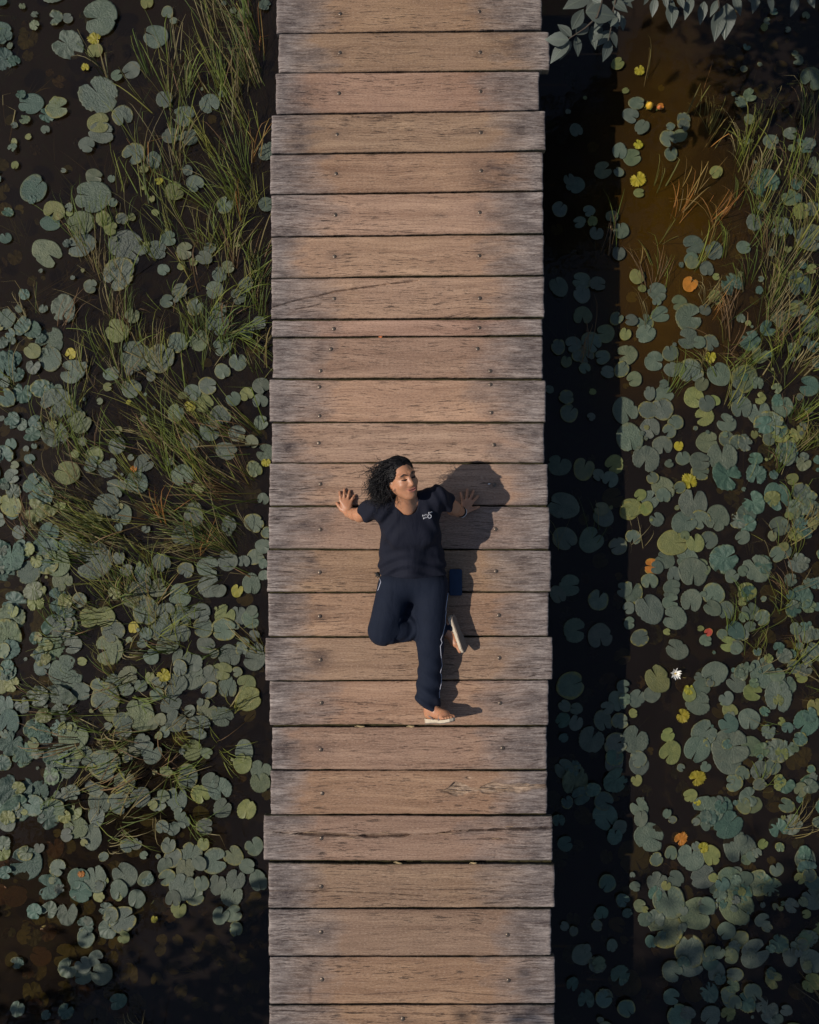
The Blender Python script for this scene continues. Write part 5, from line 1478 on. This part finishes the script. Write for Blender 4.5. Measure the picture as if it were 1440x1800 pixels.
# chest print: two short curved lines of lettering and a small ring
def print_pts(pts): return [q for q in (onto(sbvh, *p_) for p_ in pts) if q is not None]
items = []
def zoomxy(u, v): return (725 + u / 24.0, 885 + v / 24.0)
def line_of_letters(a, b, n, h):
    for i in range(n):
        t = (i + .5) / n
        cx, cy = a[0] * (1 - t) + b[0] * t, a[1] * (1 - t) + b[1] * t - 18 * math.sin(t * 3.1)
        w = (b[0] - a[0]) / n * .36
        g = [[(-w, h), (-w, -h), (w, -h * .5), (-w, 0), (w, h * .6), (-w, h)], [(-w, -h * .3), (-w, h * .8), (w, h * .8), (w, -h * .4)], [(-w, h), (-w, -h * .4), (w, -h * .4), (w, h)], [(-w, -h * .4), (0, h * .4), (w, -h * .4), (-w * .4, h * 1.3)]][i % 4]
        q = print_pts([zoomxy(cx + x, cy + y - (b[1] - a[1]) * 0) for x, y in g])
        if len(q) > 1: items.append((q, .0019, .4))
line_of_letters((430, 530), (650, 455), 4, 34)
line_of_letters((680, 420), (840, 360), 3, 32)
line_of_letters((460, 640), (640, 575), 4, 30)
items.append((print_pts([zoomxy(725 + 70 * math.cos(a), 545 + 75 * math.sin(a)) for a in np.linspace(0, 6.28, 13)]), .0020, .4))
ptube('chest_print', items, M_WHITE, shirt, 4)
# black tasselled tie at the hip
tc = P(667, 1009, .12)
kb = []
for k in range(9):
    a = hr.uniform(1.9, 4.9)
    kb.append(([tc, tc + V(math.cos(a) * .012, math.sin(a) * .012, .01), tc + V(math.cos(a) * .030, math.sin(a) * .028, hr.uniform(-.02, .02))], [.006, .005, .0015], 1))
kb.append(([tc + V(-.012, 0, -.01), tc + V(-.008, 0, .0), tc + V(-.006, 0, .012)], [.010, .015, .004], 1))
kn_ = ptube('side_tie', kb, M_BLACK, shirt)

# ------------------------------------------------------------------ trousers
tf = Field((-.40, -1.06, -.005), (.42, .10, .40), .0042)
tf.ell(P(727, 1019, .128), (.178, .128, .118), None, .04)
tf.cap(HIPL, KL, .108, .078, .045)
tf.cap(KL, P(755, 1190, .090), .076, .070, .03)
tf.cap(P(755, 1190, .090), P(753, 1220, .080), .070, .078, .03)
tf.cap(P(753, 1220, .080), P(761, 1244, .072), .074, .048, .02)
tf.cap(HIPR, KR, .112, .090, .045)
tf.cap(KR, P(735, 1106, .080), .080, .066, .03)
tf.cap(P(735, 1106, .080), P(789, 1103, .085), .064, .046, .02)
tf.cap(P(700, 1072, .075), P(738, 1080, .070), .062, .060, .04)
def tfolds(p):
    kl = np.array(KL, np.float32); kr = np.array(P(705, 1108, .15), np.float32)
    u = np.clip((kl[1] - p[:, 1]) / .38, -.2, 1.3) * (p[:, 0] > .02)
    a = .0075 * np.sin(p[:, 1] * 62 + 2.5 * p[:, 0] * 14 + 2.4 * snoise(p, 8.0, 31, 2)) * np.clip(u * 1.4, 0, 1)
    dk = np.linalg.norm(p - kr, axis=1)
    b = .0042 * np.sin(dk * 130 + 1.5 * snoise(p, 12.0, 32, 2)) * np.exp(-((dk - .08) / .055) ** 2) * (p[:, 0] < .06) * (p[:, 2] < .2)
    return a + b + .0025 * snoise(p, 14.0, 33, 2)
tf.ripple(tfolds)
tf.cut((0, 0, .002), (0, 0, -1))
tv, tfc = tf.mesh(); del tf
trou = pbuild('trousers', tv, tfc, M_PANTS)
tbvh = BVHTree.FromPolygons([tuple(q) for q in tv.tolist()], tfc.tolist())
def pipe(pts):
    out = []
    for i in range(len(pts) - 1):
        for k in range(4):
            t = k / 4
            x, y = pts[i][0] * (1 - t) + pts[i + 1][0] * t, pts[i][1] * (1 - t) + pts[i + 1][1] * t
            q = None
            for dx in (0, -1, -2, -3.5, -5, -7, -9):
                q = onto(tbvh, x + dx * (1 if x > 720 else -1), y, .0012)
                if q is not None and q.z > .02: break
                q = None
            if q is not None: out.append(q)
    return out
pl_ = pipe([(791, 1042), (787, 1070), (783, 1095), (778, 1116), (775, 1124), (777, 1130), (774, 1136), (775, 1150), (777, 1170), (774, 1182), (777, 1190), (775, 1204), (772, 1218), (773, 1230)])
if len(pl_) > 2: ptube('piping', [(pl_, .0026, .6)], M_PIPE, trou, 5)
pl_ = pipe([(668, 1017), (670, 1023), (667, 1032), (664, 1040)])
if len(pl_) > 2: ptube('piping', [(pl_, .0030, .6)], M_PIPE, trou, 5)

# ------------------------------------------------------------------ sandals
def sandal(F, wedge):
    root = empty('sandal'); root.parent = person
    out = []
    prof = [(-.012, .0), (-.006, .022), (.02, .031), (.06, .030), (.11, .033), (.16, .042), (.195, .041), (.222, .028), (.232, .004), (.224, -.020), (.195, -.036), (.155, -.040), (.11, -.034), (.06, -.030), (.02, -.030), (-.006, -.022)]
    def slab(z0, z1, mat, name, gs=1.0, heel=0.0):
        v = []
        for zz, top in ((z0, False), (z1, True)):
            for x, y in prof:
                zc = zz + (.010 * max(0, (x - .17) / .06)) - (heel * max(0, (.10 - x) / .10) if not top else 0)
                v.append(np.array(F(.105 + (x - .105) * gs, y * gs, zc)))
        n = len(prof)
        f = [list(range(n)), list(range(n, 2 * n))[::-1]] + [[i, n + i, n + (i + 1) % n, (i + 1) % n] for i in range(n)]
        o = pbuild(name, np.array(v), f, mat, root)
        for p_ in o.data.polygons: p_.use_smooth = False
        return o
    slab(-.0145, .001, M_SOLE, 'sole', 1.0, wedge)
    slab(-.021, -.0150, M_OUT, 'outsole', .985, wedge)
    ptube('strap', [([F(.150, .038, -.002), F(.145, .030, .030), F(.140, .010, .050), F(.168, .017, .024), F(.176, .018, .004)], [.006, .0075, .008, .007, .004], .45)], M_STRAP, root)
    ptube('strap', [([F(.150, -.038, -.002), F(.145, -.030, .026), F(.140, .006, .048)], [.006, .0075, .008], .45)], M_STRAP, root)
    ptube('heel_strap', [([F(.09, .030, .0), F(.04, .036, .035), F(-.004, .012, .052), F(-.004, -.012, .052), F(.04, -.036, .035), F(.09, -.030, .0)], .004, .6)], M_STRAP, root)
sandal(FL, .012)
sandal(FR, .010)

# ------------------------------------------------------------------ phone beside the hip
ph = empty('phone', P(801, 1023.5, .0))
tag(ph, 'dark blue phone lying on the boards beside the hip', 'phone')
def rr_ring(w, h, r, n=5):
    out = []
    for cx, cy, a0 in ((w / 2 - r, h / 2 - r, 0), (-w / 2 + r, h / 2 - r, 90), (-w / 2 + r, -h / 2 + r, 180), (w / 2 - r, -h / 2 + r, 270)):
        for k in range(n + 1):
            a = R(a0 + 90 * k / n); out.append((cx + r * math.cos(a), cy + r * math.sin(a)))
    return out
M_BLUE = plain('dark_blue_case', (0.006, 0.024, 0.062), .45, .15, 40)
mb = MB(); mb.prism(rr_ring(.080, .166, .010), .005, .0155); mb.prism(rr_ring(.0775, .1635, .010), .0155, .0170)
mb.build('case', M_BLUE, ph, None, False)
mb = MB(); mb.prism(rr_ring(.074, .160, .009), .0035, .0049)
mb.build('screen', plain('black_glass', (.01, .01, .012), .1, .1, 10), ph, None, False)
